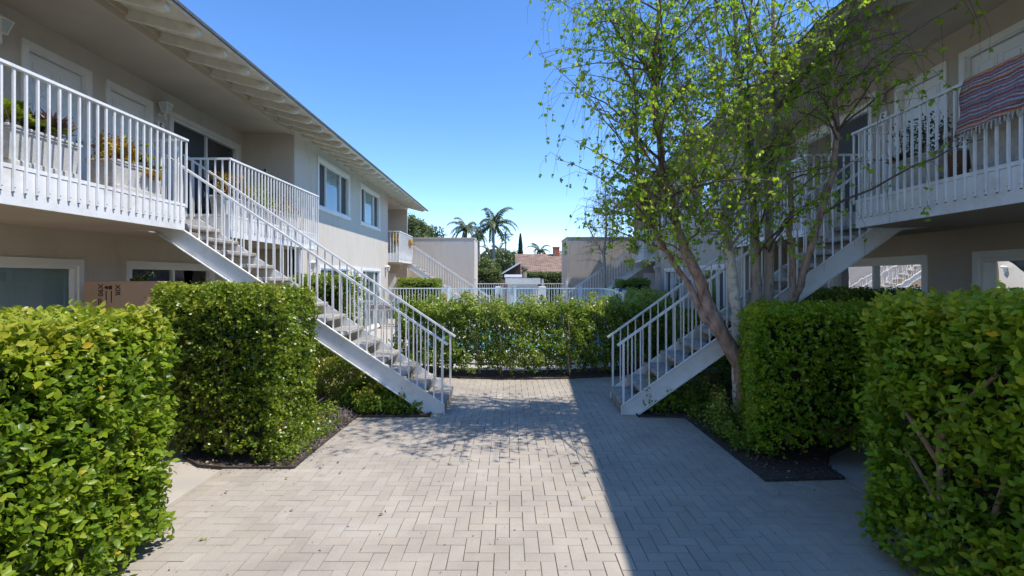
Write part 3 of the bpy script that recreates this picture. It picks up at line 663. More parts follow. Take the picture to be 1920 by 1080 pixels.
# ---------------------------------------------------------------- wall lanterns and number plaques
def lantern(T, u, w_, z, label):
    t = thing('wall_lantern', T(u-.11, w_, z), label, 'wall lamp', 'white wall lanterns')
    b = MB(T); b.tube([(u, w_, z-.06), (u-.02, w_, z-.06), (u-.025, w_, z-.06)], [.045, .04, .02], 12); b.tube([(u-.02, w_, z-.06), (u-.06, w_, z-.085), (u-.10, w_, z-.055), (u-.11, w_, z-.03)], [.014, .012, .012, .016], 8)
    b.tube([(u-.11, w_, z-.16), (u-.11, w_, z-.13), (u-.11, w_, z-.05), (u-.11, w_, z-.02)], [.004, .016, .010, .022], 8); b.build('bracket', WHITE, t)
    f = MB(T); c = u-.11; lo, hi = .040, .074; z0, z1 = z-.02, z+.12
    for s1, s2 in ((-1, -1), (1, -1), (1, 1), (-1, 1)): f.sq((c+s1*lo, w_+s2*lo, z0), (c+s1*hi, w_+s2*hi, z1), .006)
    f.box(c-lo-.008, c+lo+.008, w_-lo-.008, w_+lo+.008, z0-.012, z0); f.box(c-hi-.01, c+hi+.01, w_-hi-.01, w_+hi+.01, z1, z1+.012)
    f.add([(c-hi-.012, w_-hi-.012, z1+.012), (c+hi+.012, w_-hi-.012, z1+.012), (c+hi+.012, w_+hi+.012, z1+.012), (c-hi-.012, w_+hi+.012, z1+.012), (c, w_, z1+.07)], [(0, 1, 4), (1, 2, 4), (2, 3, 4), (3, 0, 4), (3, 2, 1, 0)])
    f.build('frame', WHITE, t)
    g = MB(T); q = [(-1, -1), (1, -1), (1, 1), (-1, 1)]; g.add([(c+a*(lo-.003), w_+b_*(lo-.003), z0) for a, b_ in q]+[(c+a*(hi-.005), w_+b_*(hi-.005), z1) for a, b_ in q], [(i, (i+1) % 4, 4+(i+1) % 4, 4+i) for i in range(4)])
    g.build('glass', mat('lantern_glass', (0.55, 0.60, 0.60), 0.4), t); MB(T).tube([(c, w_, z0), (c, w_, z0+.05), (c, w_, z0+.09)], [.012, .02, .008], 8).build('bulb', WTRIM, t)
    return t
lantern(TL, 6.0, 5.93, 4.72, 'white glass-sided wall lantern above the number 4 sign')
lantern(TL, 6.0, 8.78, 4.72, 'white glass-sided wall lantern above the number 5 sign, beside the sliding door')
lantern(TL, 4.84, 12.35, 2.10, 'wall lantern by the ground-floor corner behind the left staircase railings')
lantern(TL, 4.84, 19.95, 2.18, 'small wall lantern under the far left balcony')
lantern(TR, 5.95, 8.55, 4.70, 'dark shaded wall lantern beside the right sliding door, behind twigs')
lantern(TR, 4.92, 19.3, 2.15, 'small wall lantern under the far right balcony')
def plaque(T, u, w_, z, txt, label):
    t = thing('number_sign', T(u, w_, z), label, 'house number')
    MB(T).box(u-.014, u-.001, w_-.085, w_+.085, z-.10, z+.10).build('plate', WTRIM, t)
    o = Vector(T(u-.0155, w_, z)); wd = Vector(T(0, 1, 0))-Vector(T(0, 0, 0)); xd = wd if T is TL else -wd
    text_mesh(txt, 0.20, 'numeral', BLACK, t, o, xd, (0, 0, 1), 0.001)
plaque(TL, 6.0, 5.90, 4.44, '4', 'white house number plate reading 4 by the near left door')
plaque(TL, 6.0, 8.80, 4.44, '5', 'white house number plate reading 5 left of the sliding glass door')
plaque(TR, 5.95, 8.55, 4.42, '5', 'white house number plate reading 5 on the shaded right building')

# ---------------------------------------------------------------- garage blocks at the end
def garage(x0, x1, y0, y1, z, label, m):
    t = thing('garage_building', ((x0+x1)/2, y0, 0), label, 'building')
    MB().box(x0, x1, y0, y1, -.02, z-.05).build('wall', m, t); MB().box(x0-.025, x1+.025, y0-.025, y1+.025, z-.05, z).build('parapet', m, t)
garage(-9.0, -1.67, 24.42, 27.0, 3.80, 'sunlit plain tan stucco garage wall behind the far left staircase', STUC)
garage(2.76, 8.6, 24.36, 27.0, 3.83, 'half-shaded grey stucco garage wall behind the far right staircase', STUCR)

# ================================================================== HEDGES
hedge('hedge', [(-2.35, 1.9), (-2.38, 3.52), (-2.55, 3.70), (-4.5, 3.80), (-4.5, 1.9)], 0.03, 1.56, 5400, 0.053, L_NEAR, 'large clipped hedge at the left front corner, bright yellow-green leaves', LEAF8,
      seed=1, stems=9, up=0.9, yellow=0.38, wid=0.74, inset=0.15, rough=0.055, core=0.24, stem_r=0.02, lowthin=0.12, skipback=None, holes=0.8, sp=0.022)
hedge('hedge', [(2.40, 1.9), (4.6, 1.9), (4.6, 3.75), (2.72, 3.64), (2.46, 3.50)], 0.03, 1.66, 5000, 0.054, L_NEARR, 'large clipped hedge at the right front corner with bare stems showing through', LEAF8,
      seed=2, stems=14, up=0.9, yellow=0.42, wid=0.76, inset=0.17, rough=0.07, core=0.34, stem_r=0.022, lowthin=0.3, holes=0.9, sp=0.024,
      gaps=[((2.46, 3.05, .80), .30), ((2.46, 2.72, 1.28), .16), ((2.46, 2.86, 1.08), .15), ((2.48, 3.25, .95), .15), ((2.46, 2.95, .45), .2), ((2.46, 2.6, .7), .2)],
      limbs=[([(2.62, 3.08, 0), (2.57, 3.05, .5), (2.55, 3.04, .98)], [.024, .02, .017]), ([(2.56, 3.03, .9), (2.53, 2.9, 1.10), (2.52, 2.78, 1.22), (2.50, 2.62, 1.36)], [.016, .015, .013, .010]), ([(2.56, 3.05, .75), (2.53, 3.18, .92), (2.52, 3.30, 1.05)], [.018, .016, .010]), ([(2.56, 3.02, .45), (2.53, 3.16, .66), (2.5, 3.24, .78)], [.014, .012, .008]), ([(2.60, 2.8, 0), (2.58, 2.75, .5), (2.56, 2.6, .95)], [.02, .017, .010])])
hedge('hedge', [(-2.30, 5.04), (-2.27, 6.0), (-4.25, 6.2), (-4.05, 5.85), (-3.45, 5.2)], 0.08, 1.72, 5200, 0.036, L_MID, 'square clipped hedge in front of the near left staircase', LEAF5,
      seed=3, stems=7, up=0.4, yellow=0.30, inset=0.10, rough=0.07, core=0.2, lowthin=0.22, sp=0.013, stem_r=0.022)
hedge('hedge', [(2.42, 5.02), (3.50, 4.98), (4.3, 5.75), (4.3, 6.5), (2.86, 6.2)], 0.16, 1.50, 5000, 0.038, L_NEARR, 'square clipped hedge in front of the birch trunks, twisted stems at its foot', LEAF5,
      seed=4, stems=5, up=0.5, yellow=0.25, inset=0.10, rough=0.07, core=0.2, lowthin=0.22, sp=0.014, stem_r=0.03)
# pool hedge follows the curve
cv = arc(5.10, -0.50, 0.60, 16); cvb = arc(4.42, 0.60, -0.50, 16)
hedge('hedge', cv+[(3.35, 11.0), (4.05, 13), (4.45, 16), (4.45, 19.3), (3.75, 19.3), (3.7, 16), (3.3, 13.2), (2.75, 11.6)]+cvb, 0.09, 1.30, 4200, 0.046, L_CEN,
      'long loose hedge curving in front of the pool fence', LEAF4, seed=5, stems=60, up=0.6, yellow=0.30, inset=0.22, rough=0.26, core=0, lowthin=0.22, sp=0.022, stem_r=0.014, holes=0.8)
hedge('hedge', [(-4.45, 10.0), (-3.15, 9.85), (-3.1, 10.9), (-4.45, 11.0)], 0.12, 1.86, 1700, 0.045, L_MID, 'tall dark block hedge behind the left staircase railings', LEAF4, seed=6, stems=5, yellow=0.2, core=0.15, sp=0.015)
hedge('hedge', [(3.2, 8.9), (4.6, 8.8), (4.8, 10.4), (3.3, 10.5)], 0.10, 1.20, 1700, 0.045, L_MID, 'dark block hedge behind the right staircase', LEAF4, seed=7, stems=5, yellow=0.1, core=0.15, sp=0.015)
hedge('hedge', [(-4.3, 19.6), (-2.75, 19.6), (-2.75, 20.6), (-4.3, 20.6)], 0.1, 1.80, 1500, 0.05, L_MID, 'small clipped hedge under the far left staircase', LEAF4, seed=8, stems=3, yellow=0.35, core=0.15)
hedge('hedge', [(4.0, 18.2), (5.0, 18.2), (5.0, 19.3), (4.0, 19.3)], 0.1, 1.76, 1500, 0.05, L_MID, 'small clipped hedge under the far right balcony', LEAF4, seed=9, stems=3, yellow=0.1, core=0.15)
hedge('hedge', [(-3.2, 30.0), (-0.55, 30.0), (-0.55, 31.2), (-3.2, 31.2)], 0.1, 2.28, 700, 0.09, L_FAR, 'distant clipped hedge beside the tan garage wall', LEAF4, seed=10, stems=0, yellow=0.45, core=0.15, rough=0.1)
hedge('hedge', [(0.95, 30.0), (4.2, 30.0), (4.2, 31.2), (0.95, 31.2)], 0.1, 2.12, 700, 0.09, L_FAR, 'distant clipped hedge below the brown shingle roof', LEAF4, seed=12, stems=0, yellow=0.35, core=0.15, rough=0.1)
hedge('hedge', [(5.0, 7.6), (5.85, 7.55), (5.9, 9.9), (5.1, 9.9)], 0.1, 1.60, 1700, 0.045, L_MID, 'low dark hedge below the right ground-floor windows', LEAF4, seed=13, stems=3, yellow=0.1, core=0.15)

# low shrubs and ground cover
def shrub(name, c, r, h, dens, size, lm, label, cat='shrub', seed=1, group=None, tpl=LEAF5, v0=0.5, up=0.8, kind=None, stemm=True):
    g = np.random.default_rng(seed); t = thing(name, (c[0], c[1], 0), label, cat, group)
    n = dens; d = unit(g.normal(size=(n, 3))); d[:, 2] = np.abs(d[:, 2]); q = g.uniform(0.55, 1.0, n)**0.5
    nz = noise3(d, 0.9, seed); R = np.array([r[0], r[1], h])*(0.80+0.36*nz)[:, None]
    P = d*q[:, None]*R+np.array([c[0], c[1], 0.02]); D = unit(d+g.normal(size=(n, 3))*0.6+[0, 0, up]); N = unit(d+g.normal(size=(n, 3))*0.5+[0, 0, .6])
    V, F, nf = leaves(P, D, N, size*g.uniform(0.6, 1.25, n), tpl)
    v = np.clip(v0+g.normal(size=n)*0.2+(q-0.9)*1.2+0.3*(nz-.5), 0.02, 1)
    link('foliage', tri_mesh('foliage', V, F, np.repeat(v, nf), t.location), lm, t)
    if stemm:
        m = MB()
        for i in range(9):
            a = g.uniform(0, 6.28); k = g.uniform(.3, .75); m.tube([(c[0], c[1], 0), (c[0]+r[0]*k*.4*math.cos(a), c[1]+r[1]*k*.4*math.sin(a), h*.45), (c[0]+r[0]*k*math.cos(a), c[1]+r[1]*k*math.sin(a), h*.8)], [.012, .008, .003], 5)
        m.build('stem', TWIG, t)
    return t
shrub('shrub', (-2.55, 8.35), (0.62, 0.5), 0.62, 6000, 0.038, L_CEN, 'rounded bright green shrub behind the near left staircase', seed=21, v0=0.72)
shrub('shrub', (-1.95, 7.6), (0.65, 0.5), 0.34, 4200, 0.034, L_CEN, 'low spreading shrub in the shade under the near left staircase', seed=22, v0=0.5)
shrub('shrub', (-3.3, 9.4), (0.5, 0.35), 0.95, 4200, 0.042, L_MID, 'dark upright shrub behind the rounded bright shrub', seed=23, v0=0.35)
shrub('shrub', (3.05, 8.35), (0.8, 0.5), 0.62, 5000, 0.034, L_GC, 'dull green shrub in the shade under the near right staircase', seed=24, v0=0.35)
def cover(poly, n, size, lm, hmax, seed, label, v0):
    x, y = scatter(poly, n, seed); g = np.random.default_rng(seed); P = np.column_stack([x, y, np.zeros(len(x))])
    nz = noise3(P, 1.6, seed); nz2 = noise3(P, 5, seed+1); k = g.uniform(0, 1, len(x)) < np.clip((nz*0.6+nz2*0.4)*3.0-0.35, 0, 1); P = P[k]; hh = hmax*(0.35+0.65*nz[k]*nz2[k]*1.6); n = len(P)
    P[:, 2] = 0.015+hh*g.uniform(0.1, 1, n); D = unit(g.normal(size=(n, 3))+[0, 0, .7]); N = unit(g.normal(size=(n, 3))*0.6+[0, 0, 1])
    V, F, nf = leaves(P, D, N, size*g.uniform(0.6, 1.3, n), LEAF5); v = np.clip(v0+g.normal(size=n)*0.2+(P[:, 2]/hmax-.6)*0.5, 0.02, 1)
    stuff(link('ground_cover', tri_mesh('ground_cover', V, F, np.repeat(v, nf)), lm), label, 'ground cover')
cover([(-1.18, 6.86), (-1.30, 7.3), (-1.6, 8.1), (-2.6, 8.0), (-2.35, 7.2), (-2.02, 6.84)], 16000, 0.042, L_CEN, 0.36, 31, 'yellow-green leafy ground cover along the foot of the left staircase', 0.62)
cover([(-2.12, 5.0), (-2.06, 6.3), (-2.3, 6.9), (-3.0, 7.6), (-2.6, 6.2), (-2.5, 5.0)], 8500, 0.032, L_CEN, 0.20, 32, 'sparse low plants between the left hedge and the paving', 0.5)
cover([(1.80, 6.9), (2.38, 6.84), (2.36, 5.2), (2.75, 5.2), (2.85, 6.6), (2.9, 7.8), (2.1, 7.8)], 19000, 0.038, L_CEN, 0.38, 33, 'dull green trailing ground cover beside the right hedge', 0.62)
x, y = scatter([(-2.10, 5.2), (-2.02, 6.7), (-2.6, 7.6), (-2.9, 6.6)], 1500, 77); g = np.random.default_rng(5); m = MB()
for a, b in zip(x[:420], y[:420]):
    an = g.uniform(0, 6.28); L = g.uniform(.05, .16); m.tube([(a, b, .015), (a+L*.5*math.cos(an), b+L*.5*math.sin(an), .05+g.uniform(0, .06)), (a+L*math.cos(an+.6), b+L*math.sin(an+.6), .03+g.uniform(0, .06))], [.0035, .003, .0015], 4)
stuff(m.build('dry_twigs', mat('dry_twig', (0.23, 0.19, 0.18), 0.9), None), 'tangled dry grey twigs on the soil at the left bed', 'dry twigs')
# two red blossoms
for i, (a, b) in enumerate(((1.86, 7.02), (1.98, 7.08))):
    t = thing('flower', (a, b, 0), ['red blossom low beside the foot of the right staircase, the left of the two', 'red blossom low beside the foot of the right staircase, the right of the two'][i], 'flower', 'red blossoms')
    g = np.random.default_rng(i); n = 14; P = np.tile([a, b, 0.11+.02*i], (n, 1)); V, F, nf = leaves(P, unit(g.normal(size=(n, 3))+[0, -.3, .6]), g.normal(size=(n, 3)), np.full(n, .034), LEAF4)
    link('petals', tri_mesh('petals', V, F, np.full(n*nf, .5), t.location), MATS.get('petal_red') or mat('petal_red', (0.55, 0.04, 0.05), 0.6), t)
    MB().tube([(a, b, 0.01), (a, b, .12)], .004, 5).build('stem', TWIG, t)

# ================================================================== BIRCH TREES
SC = 6.5/960
def ip(px, py, Y): return Vector(((px-955)*Y/960, Y, HC-(py-522)*Y/960))
def birch(label, trunks, bark, crowns, seed, nb, twigs_per, lm, barelow=0.0, name='birch_tree', leafsz=0.050, bare=0.0):
    """trunks: list of (points, radii); crowns: list of (centre, spread xyz, weight)"""
    g = np.random.default_rng(seed); rnd = random.Random(seed)
    base = trunks[0][0][0]; t = thing(name, (base.x, base.y, 0), label, 'tree', 'birch trees')
    for pts, rr in trunks:
        m = MB(); # subdivide and roughen
        P = []; R = []
        for i in range(len(pts)-1):
            for k in range(4):
                s = k/4; p = pts[i].lerp(pts[i+1], s); P.append(tuple(p+Vector((rnd.gauss(0, .006), rnd.gauss(0, .008), 0)))); R.append((rr[i]*(1-s)+rr[i+1]*s)*rnd.uniform(.93, 1.08))
        P.append(tuple(pts[-1])); R.append(rr[-1]); m.tube(P, R, 10); m.build('trunk', bark, t)
    mb = MB(); tb = MB(); LP = []; LD = []
    wts = np.array([c[2] for c in crowns]); wts = wts/wts.sum()
    for i in range(nb):
        c = crowns[g.choice(len(crowns), p=wts)]
        tgt = Vector(c[0])+Vector((g.normal()*c[1][0], g.normal()*c[1][1], g.normal()*c[1][2]))
        # start on a trunk at a lower height
        best = None
        for _ in range(14):
            pts, rr = trunks[rnd.randrange(len(trunks))]; k = rnd.randrange(len(pts)-1); s = rnd.random(); q = pts[k].lerp(pts[k+1], s); rq = rr[k]*(1-s)+rr[k+1]*s
            if q.z < 2.0 or q.z > tgt.z+0.5: continue
            dd = (tgt-q).length+abs((tgt.z-q.z)-0.35*(tgt.xy-q.xy).length)*0.8
            if best is None or dd < best[0]: best = (dd, q, rq)
        if best is None: continue
        _, q, rq = best; L = (tgt-q).length; r0 = min(rq*0.42, 0.004+0.008*L)
        mid = q.lerp(tgt, .5)+Vector((rnd.gauss(0, .08)*L, rnd.gauss(0, .08)*L, .16*L+rnd.gauss(0, .05)))
        pts = []
        for k in range(9):
            s = k/8; p = q*(1-s)**2+mid*2*s*(1-s)+tgt*s*s; pts.append(p+Vector((rnd.gauss(0, .012), rnd.gauss(0, .012), rnd.gauss(0, .012)))*(1 if 0 < k < 8 else 0))
        mb.tube([tuple(p) for p in pts], [max(.0022, r0*(1-.85*k/8)) for k in range(9)], 5)
        for k in range(twigs_per):
            s = rnd.uniform(.25, 1)**.8; j = min(7, int(s*8)); p = pts[j].lerp(pts[j+1], s*8-j); tl = rnd.uniform(.10, .72)**1.35; an = rnd.uniform(0, 6.28); out = rnd.uniform(.1, .5)
            e1 = p+Vector((math.cos(an)*out*.6, math.sin(an)*out*.6, rnd.uniform(-.02, .10))); e2 = p+Vector((math.cos(an)*out, math.sin(an)*out, -tl*.45)); e3 = e2+Vector((rnd.gauss(0, .03), rnd.gauss(0, .03), -tl*.55))
            tp = [p, e1, e2, e3]; tb.tube([tuple(x_) for x_ in tp], [.0026, .0022, .0017, .0011], 3, False)
            if rnd.random() < bare: continue
            nl = int(tl/.05)+4; s2 = 0
            for q_ in range(nl):
                s2 = rnd.random()*3 if q_ % 3 == 0 else min(2.999, s2+.03); a_ = int(min(2, s2)); lp = tp[a_].lerp(tp[a_+1], s2-a_)+Vector((rnd.gauss(0, .009), rnd.gauss(0, .009), rnd.gauss(0, .009)))
                if lp.z < 2.0+barelow: continue
                LP.append(tuple(lp)); LD.append((rnd.gauss(0, .7), rnd.gauss(0, .7), -.7+rnd.gauss(0, .35)))
    mb.build('branch', TWIG if bark is not BARKW else BARKB, t); tb.build('twigs', TWIG, t)
    if LP:
        P = np.array(LP); D = np.array(LD); n = len(P); Nn = g.normal(size=(n, 3))+[0, -.2, .3]
        S = leafsz*g.uniform(.5, 1.25, n); V, F, nf = leaves(P, D, Nn, S, LEAF5, 1.0)
        v = np.clip(.48+g.normal(size=n)*.2+.25*(noise3(P, .8, seed)-.5), .02, 1)
        link('crown', tri_mesh('crown', V, F, np.repeat(v, nf), t.location), lm, t)
    print(label[:30], 'leaves', len(LP)); return t
def pl(Y, *q, dy=0): return [ip(a, b, Y+dy*i) for i, (a, b) in enumerate(q)]
def cw(px, py, sx, sy, wt, Y=5.95, sd=.65): return (tuple(ip(px, py, Y)), (sx*SC, sd, sy*SC), wt)
Y1 = 6.42
A1 = pl(Y1, (1398, 730), (1391, 687), (1357, 631), (1334, 587), (1312, 528), (1290, 481), (1270, 432), (1258, 372), (1241, 300), (1231, 215), (1227, 140), (1233, 50), (1240, -60), (1238, -220), (1250, -400)); A1.insert(0, Vector((A1[0].x+.02, A1[0].y, -.03)))
A2 = pl(Y1, (1350, 622), (1320, 598), (1290, 531), (1259, 487), (1237, 453), (1218, 405), (1200, 355), (1192, 300), (1194, 200), (1186, 90), (1180, -60), dy=.02)
birch('leaning birch with a reddish peeling trunk, the leftmost of the birch clump', [(A1, [.115, .11, .105, .092, .08, .072, .062, .055, .05, .045, .04, .036, .03, .026, .02, .012]), (A2, [.06, .045, .036, .032, .03, .028, .025, .022, .018, .014, .009])], BARKR,
      [cw(1230, 180, 85, 110, 2.2), cw(1150, 150, 55, 90, 1.1), cw(1190, 300, 60, 70, 1.1), cw(1250, 420, 60, 60, .5), cw(1130, 40, 50, 70, .6), cw(1230, -160, 110, 90, 1.0)], 101, 125, 9, L_BIRCH, bare=.12)
B1 = pl(6.55, (1387, 760), (1384, 690), (1385, 640), (1379, 560), (1370, 500), (1362, 440), (1358, 400), (1366, 330), (1362, 240), (1352, 120), (1340, 0), (1345, -160)); B1.insert(0, Vector((B1[0].x+.01, B1[0].y, -.03)))
B2 = pl(6.55, (1360, 412), (1335, 400), (1305, 402), (1285, 385), (1290, 330), (1284, 250), (1290, 130), dy=-.03)
B3 = pl(6.55, (1362, 418), (1373, 392), (1392, 368), (1412, 330), (1418, 240), (1422, 120), (1415, -20), dy=.04)
birch('white-barked birch with black scars, its trunk just left of the square hedge', [(B1, [.10, .085, .078, .07, .066, .06, .055, .045, .036, .028, .024, .018, .012]), (B2, [.04, .03, .024, .02, .016, .014, .008]), (B3, [.045, .036, .03, .026, .022, .016, .01])], BARKW,
      [cw(1320, 260, 75, 95, 2.4), cw(1340, 390, 70, 50, 1.1), cw(1330, 90, 90, 80, 1.6), cw(1330, -170, 120, 90, .9)], 102, 100, 9, L_BIRCH, bare=.05)
C1 = pl(6.75, (1424, 640), (1420, 560), (1416, 450), (1410, 340), (1402, 250), (1388, 160), (1380, 80), (1376, -20), (1370, -200)); C1.insert(0, Vector((C1[0].x+.06, C1[0].y, -.03)))
C2 = pl(6.78, (1436, 640), (1442, 560), (1440, 450), (1443, 340), (1449, 240), (1453, 140), (1450, 10), (1456, -160), (1450, -330)); C2.insert(0, Vector((C2[0].x-.04, C2[0].y, -.03)))
birch('tall birch with a brown double trunk rising behind the square hedge', [(C1, [.075, .07, .062, .055, .048, .040, .034, .028, .022, .014]), (C2, [.066, .062, .058, .052, .046, .04, .036, .03, .024, .014])], BARKB,
      [cw(1440, 250, 65, 110, 2.2, 6.1), cw(1450, 90, 90, 80, 1.8, 6.1), cw(1410, 400, 50, 60, .6, 6.0), cw(1520, 200, 60, 80, 1.0, 6.0), cw(1440, -170, 120, 100, 1.0)], 103, 85, 9, L_BIRCH, bare=.08)
D1 = pl(6.45, (1487, 575), (1487, 500), (1481, 417), (1483, 370), (1478, 322)); D1.insert(0, Vector((D1[0].x, D1[0].y, -.03)))
D2 = pl(6.45, (1489, 570), (1510, 500), (1530, 432), (1548, 372), (1563, 322), (1571, 254), (1567, 204), (1560, 150), (1568, 80), (1588, 30), (1600, -60), (1612, -180), dy=-.075)
birch('slender birch with a forked curving stem, the rightmost of the birch clump', [(D1, [.05, .046, .036, .034, .032, .03]), (D2, [.042, .042, .040, .038, .035, .032, .029, .025, .021, .017, .012, .008])], BARKR,
      [cw(1560, 110, 60, 80, 1.6, 5.7), cw(1620, 60, 50, 60, .7, 5.7), cw(1500, 260, 45, 80, .8, 5.8), cw(1650, 240, 60, 60, .4, 5.7), cw(1580, -150, 110, 90, 1.4)], 104, 46, 8, L_BIRCH, bare=.35)
# bare birch far behind the pool
E1 = [ip(1134, 505, 19.4), ip(1132, 470, 19.4), ip(1137, 430, 19.4), ip(1136, 380, 19.4), ip(1134, 330, 19.4)]; E1.insert(0, Vector((E1[0].x, 19.4, 0)))
E2 = [ip(1132, 478, 19.4), ip(1115, 450, 19.3), ip(1100, 420, 19.3), ip(1096, 390, 19.2)]
E3 = [ip(1133, 474, 19.4), ip(1148, 440, 19.5), ip(1152, 390, 19.6), ip(1150, 350, 19.7)]
k5 = 19.4/960
birch('bare leafless birch in front of the far right wall', [(E1, [.07, .06, .05, .04, .03, .015]), (E2, [.03, .024, .018, .01]), (E3, [.03, .022, .016, .008])], BARKB,
      [(tuple(ip(1130, 430, 19.4)), (26*k5, .5, 34*k5), 1), (tuple(ip(1134, 380, 19.4)), (18*k5, .4, 28*k5), .6)], 105, 110, 9, L_BIRCH, bare=.985)

# ================================================================== FENCES, GATE
def fence(pts, h, label, sp=0.11, postsp=2.2, pz=0.05, post=.03, zb=0.10, pk=0.009, name='picket_fence', cat='fence'):
    mx, my = np.mean([p[0] for p in pts]), np.mean([p[1] for p in pts]); t = thing(name, (mx, my, 0), label, cat, 'white metal fences around the pool')
    r = MB(); q = MB(); acc = 0; posts = []; nextp = 0
    for i in range(len(pts)-1):
        a, b = Vector((*pts[i], 0)), Vector((*pts[i+1], 0)); L = (b-a).length; d = (b-a)/L
        for z in (h-.02, zb): r.sq(tuple(a+Vector((0, 0, z))), tuple(b+Vector((0, 0, z))), .016, .02)
        s = (-acc) % sp
        while s < L: p = a+d*s; q.box(p.x-pk, p.x+pk, p.y-pk, p.y+pk, zb-.03, h-.035); s += sp
        s = nextp
        while s < L: posts.append(a+d*s); s += postsp
        nextp = s-L; acc += L
    posts.append(Vector((*pts[-1], 0))); r.build('rail', WHITE, t); q.build('pickets', WHITE, t)
    for p in posts:
        m = MB(); m.box(p.x-post, p.x+post, p.y-post, p.y+post, -.01, h+pz); m.box(p.x-post-.008, p.x+post+.008, p.y-post-.008, p.y+post+.008, h+pz, h+pz+.02); m.build('post', WHITE, t)
    return t
fence(arc(4.2, -0.50, 0.66, 14), 1.30, 'curved white metal fence right behind the loose pool hedge', postsp=2.4)
fence([(-4.7, 19.0), (-2.3, 19.0), (0.2, 18.9), (2.6, 18.95), (3.45, 18.5), (3.3, 16.0), (2.9, 13.6), (2.75, 12.2)], 1.50, 'white metal fence on the far side of the pool', postsp=2.45, post=.04)
fence([(-1.62, 24.3), (-1.15, 24.3), (2.0, 24.3), (2.74, 24.3)], 1.62, 'tall white metal fence between the two garage walls', postsp=1.6, post=.05, pz=.18)
t = thing('pool_gate', (-2.75, 10.45, 0), 'white metal pool gate with a red and white notice, behind the left staircase railings', 'gate')
for X in (-3.22, -2.24):
    MB().box(X-.035, X+.035, 10.41, 10.48, -.01, 1.5).build('post', WHITE, t)
m = MB(); m.box(-3.17, -2.29, 10.43, 10.46, 1.36, 1.40); m.box(-3.17, -2.29, 10.43, 10.46, .10, .14); m.box(-3.17, -3.13, 10.43, 10.46, .14, 1.36); m.box(-2.33, -2.29, 10.43, 10.46, .14, 1.36); m.build('frame', WHITE, t)
m = MB()
for k in range(7): X = -3.05+.11*k; m.box(X-.01, X+.01, 10.435, 10.455, .14, 1.36)
m.build('bars', WHITE, t); m = MB(); m.tube([(-3.15, 10.42, .98), (-3.15, 10.37, .98), (-3.04, 10.37, .97)], [.02, .014, .012], 8); m.build('handle', METAL, t)
t2 = thing('gate_sign', (-2.62, 10.42, 1.26), 'white notice with red letters reading KEEP CLOSED hung on the pool gate', 'sign')
MB().box(-2.85, -2.36, 10.408, 10.42, 1.20, 1.335).build('board', WTRIM, t2)
text_mesh('KEEP CLOSED', .085, 'lettering', RED, t2, (-2.605, 10.406, 1.27), (1, 0, 0), (0, 0, 1), .001)
fence([(-4.4, 10.45), (-3.27, 10.45)], 1.35, 'short white fence left of the pool gate', postsp=3)
# notice board on the wall
t = thing('notice_board', (-4.80, 16.1, 0), 'white pool rules board with blue-black print on the sunlit wall', 'sign')
MB().box(-4.835, -4.80, 15.62, 16.55, .72, 2.22).build('board', WTRIM, t)
m = MB(); m.box(-4.799, -4.796, 15.86, 16.30, 1.93, 2.10)
m.build('header', NAVY, t); MB().box(-4.797, -4.793, 15.90, 16.26, 1.96, 2.07).build('header_field', WTRIM, t)
text_mesh('POOL RULES', .075, 'lettering', NAVY, t, (-4.790, 16.08, 2.015), (0, 1, 0), (0, 0, 1), .001)
m = MB()
for k in range(11):
    z = 1.78-k*.075; m.box(-4.799, -4.796, 15.75, 16.42-random.uniform(0, .3), z, z+.025)
m.build('printed_lines', NAVY, t); MB().box(-4.799, -4.796, 15.75, 16.42, .80, .92).build('footer', NAVY, t)

# equipment cabinet
t = thing('pool_cabinet', (0.55, 22.0, 0), 'white pool equipment cabinet with a grey door and a flat slab top', 'cabinet')
m = MB(); m.box(-.05, 1.2, 22.0, 23.0, -.01, 1.60); m.build('body', WHITE, t)
MB().box(-.17, 1.33, 21.88, 23.1, 1.602, 1.86).build('top', WHITE, t)
MB().box(.14, .99, 21.975, 21.998, .15, 1.40).build('door', GREYP, t)
m = MB(); m.box(.09, .139, 21.96, 21.999, .1, 1.45); m.box(.991, 1.04, 21.96, 21.999, .1, 1.45); m.box(.14, .99, 21.96, 21.999, 1.401, 1.45); m.build('door_frame', WHITE, t)
for a in (-.62, 1.24):
    s_ = thing('electric_box', (a+.18, 22.3, 0), 'white switch box left of the pool cabinet' if a < 0 else 'white switch box right of the pool cabinet', 'box', 'switch boxes')
    MB().bbox(a, a+.34, 22.2, 22.4, .2, 1.5, .02).build('housing', WHITE, s_); MB().box(a+.13, a+.21, 22.17, 22.199, .95, 1.15).build('switch', METAL, s_); MB().box(a+.1, a+.24, 22.27, 22.33, -.01, .199).build('stand', METAL, s_)
t = thing('flue_pipe', (.69, 23.4, 0), 'weathered flue pipe with a cap behind the pool cabinet', 'pipe')
MB().tube([(.69, 23.4, 0), (.69, 23.4, 2.22)], .11, 12).build('pipe', PIPE, t); MB().tube([(.69, 23.4, 2.22), (.69, 23.4, 2.26), (.69, 23.4, 2.40)], [.13, .16, .14], 12).build('cap', PIPE, t)
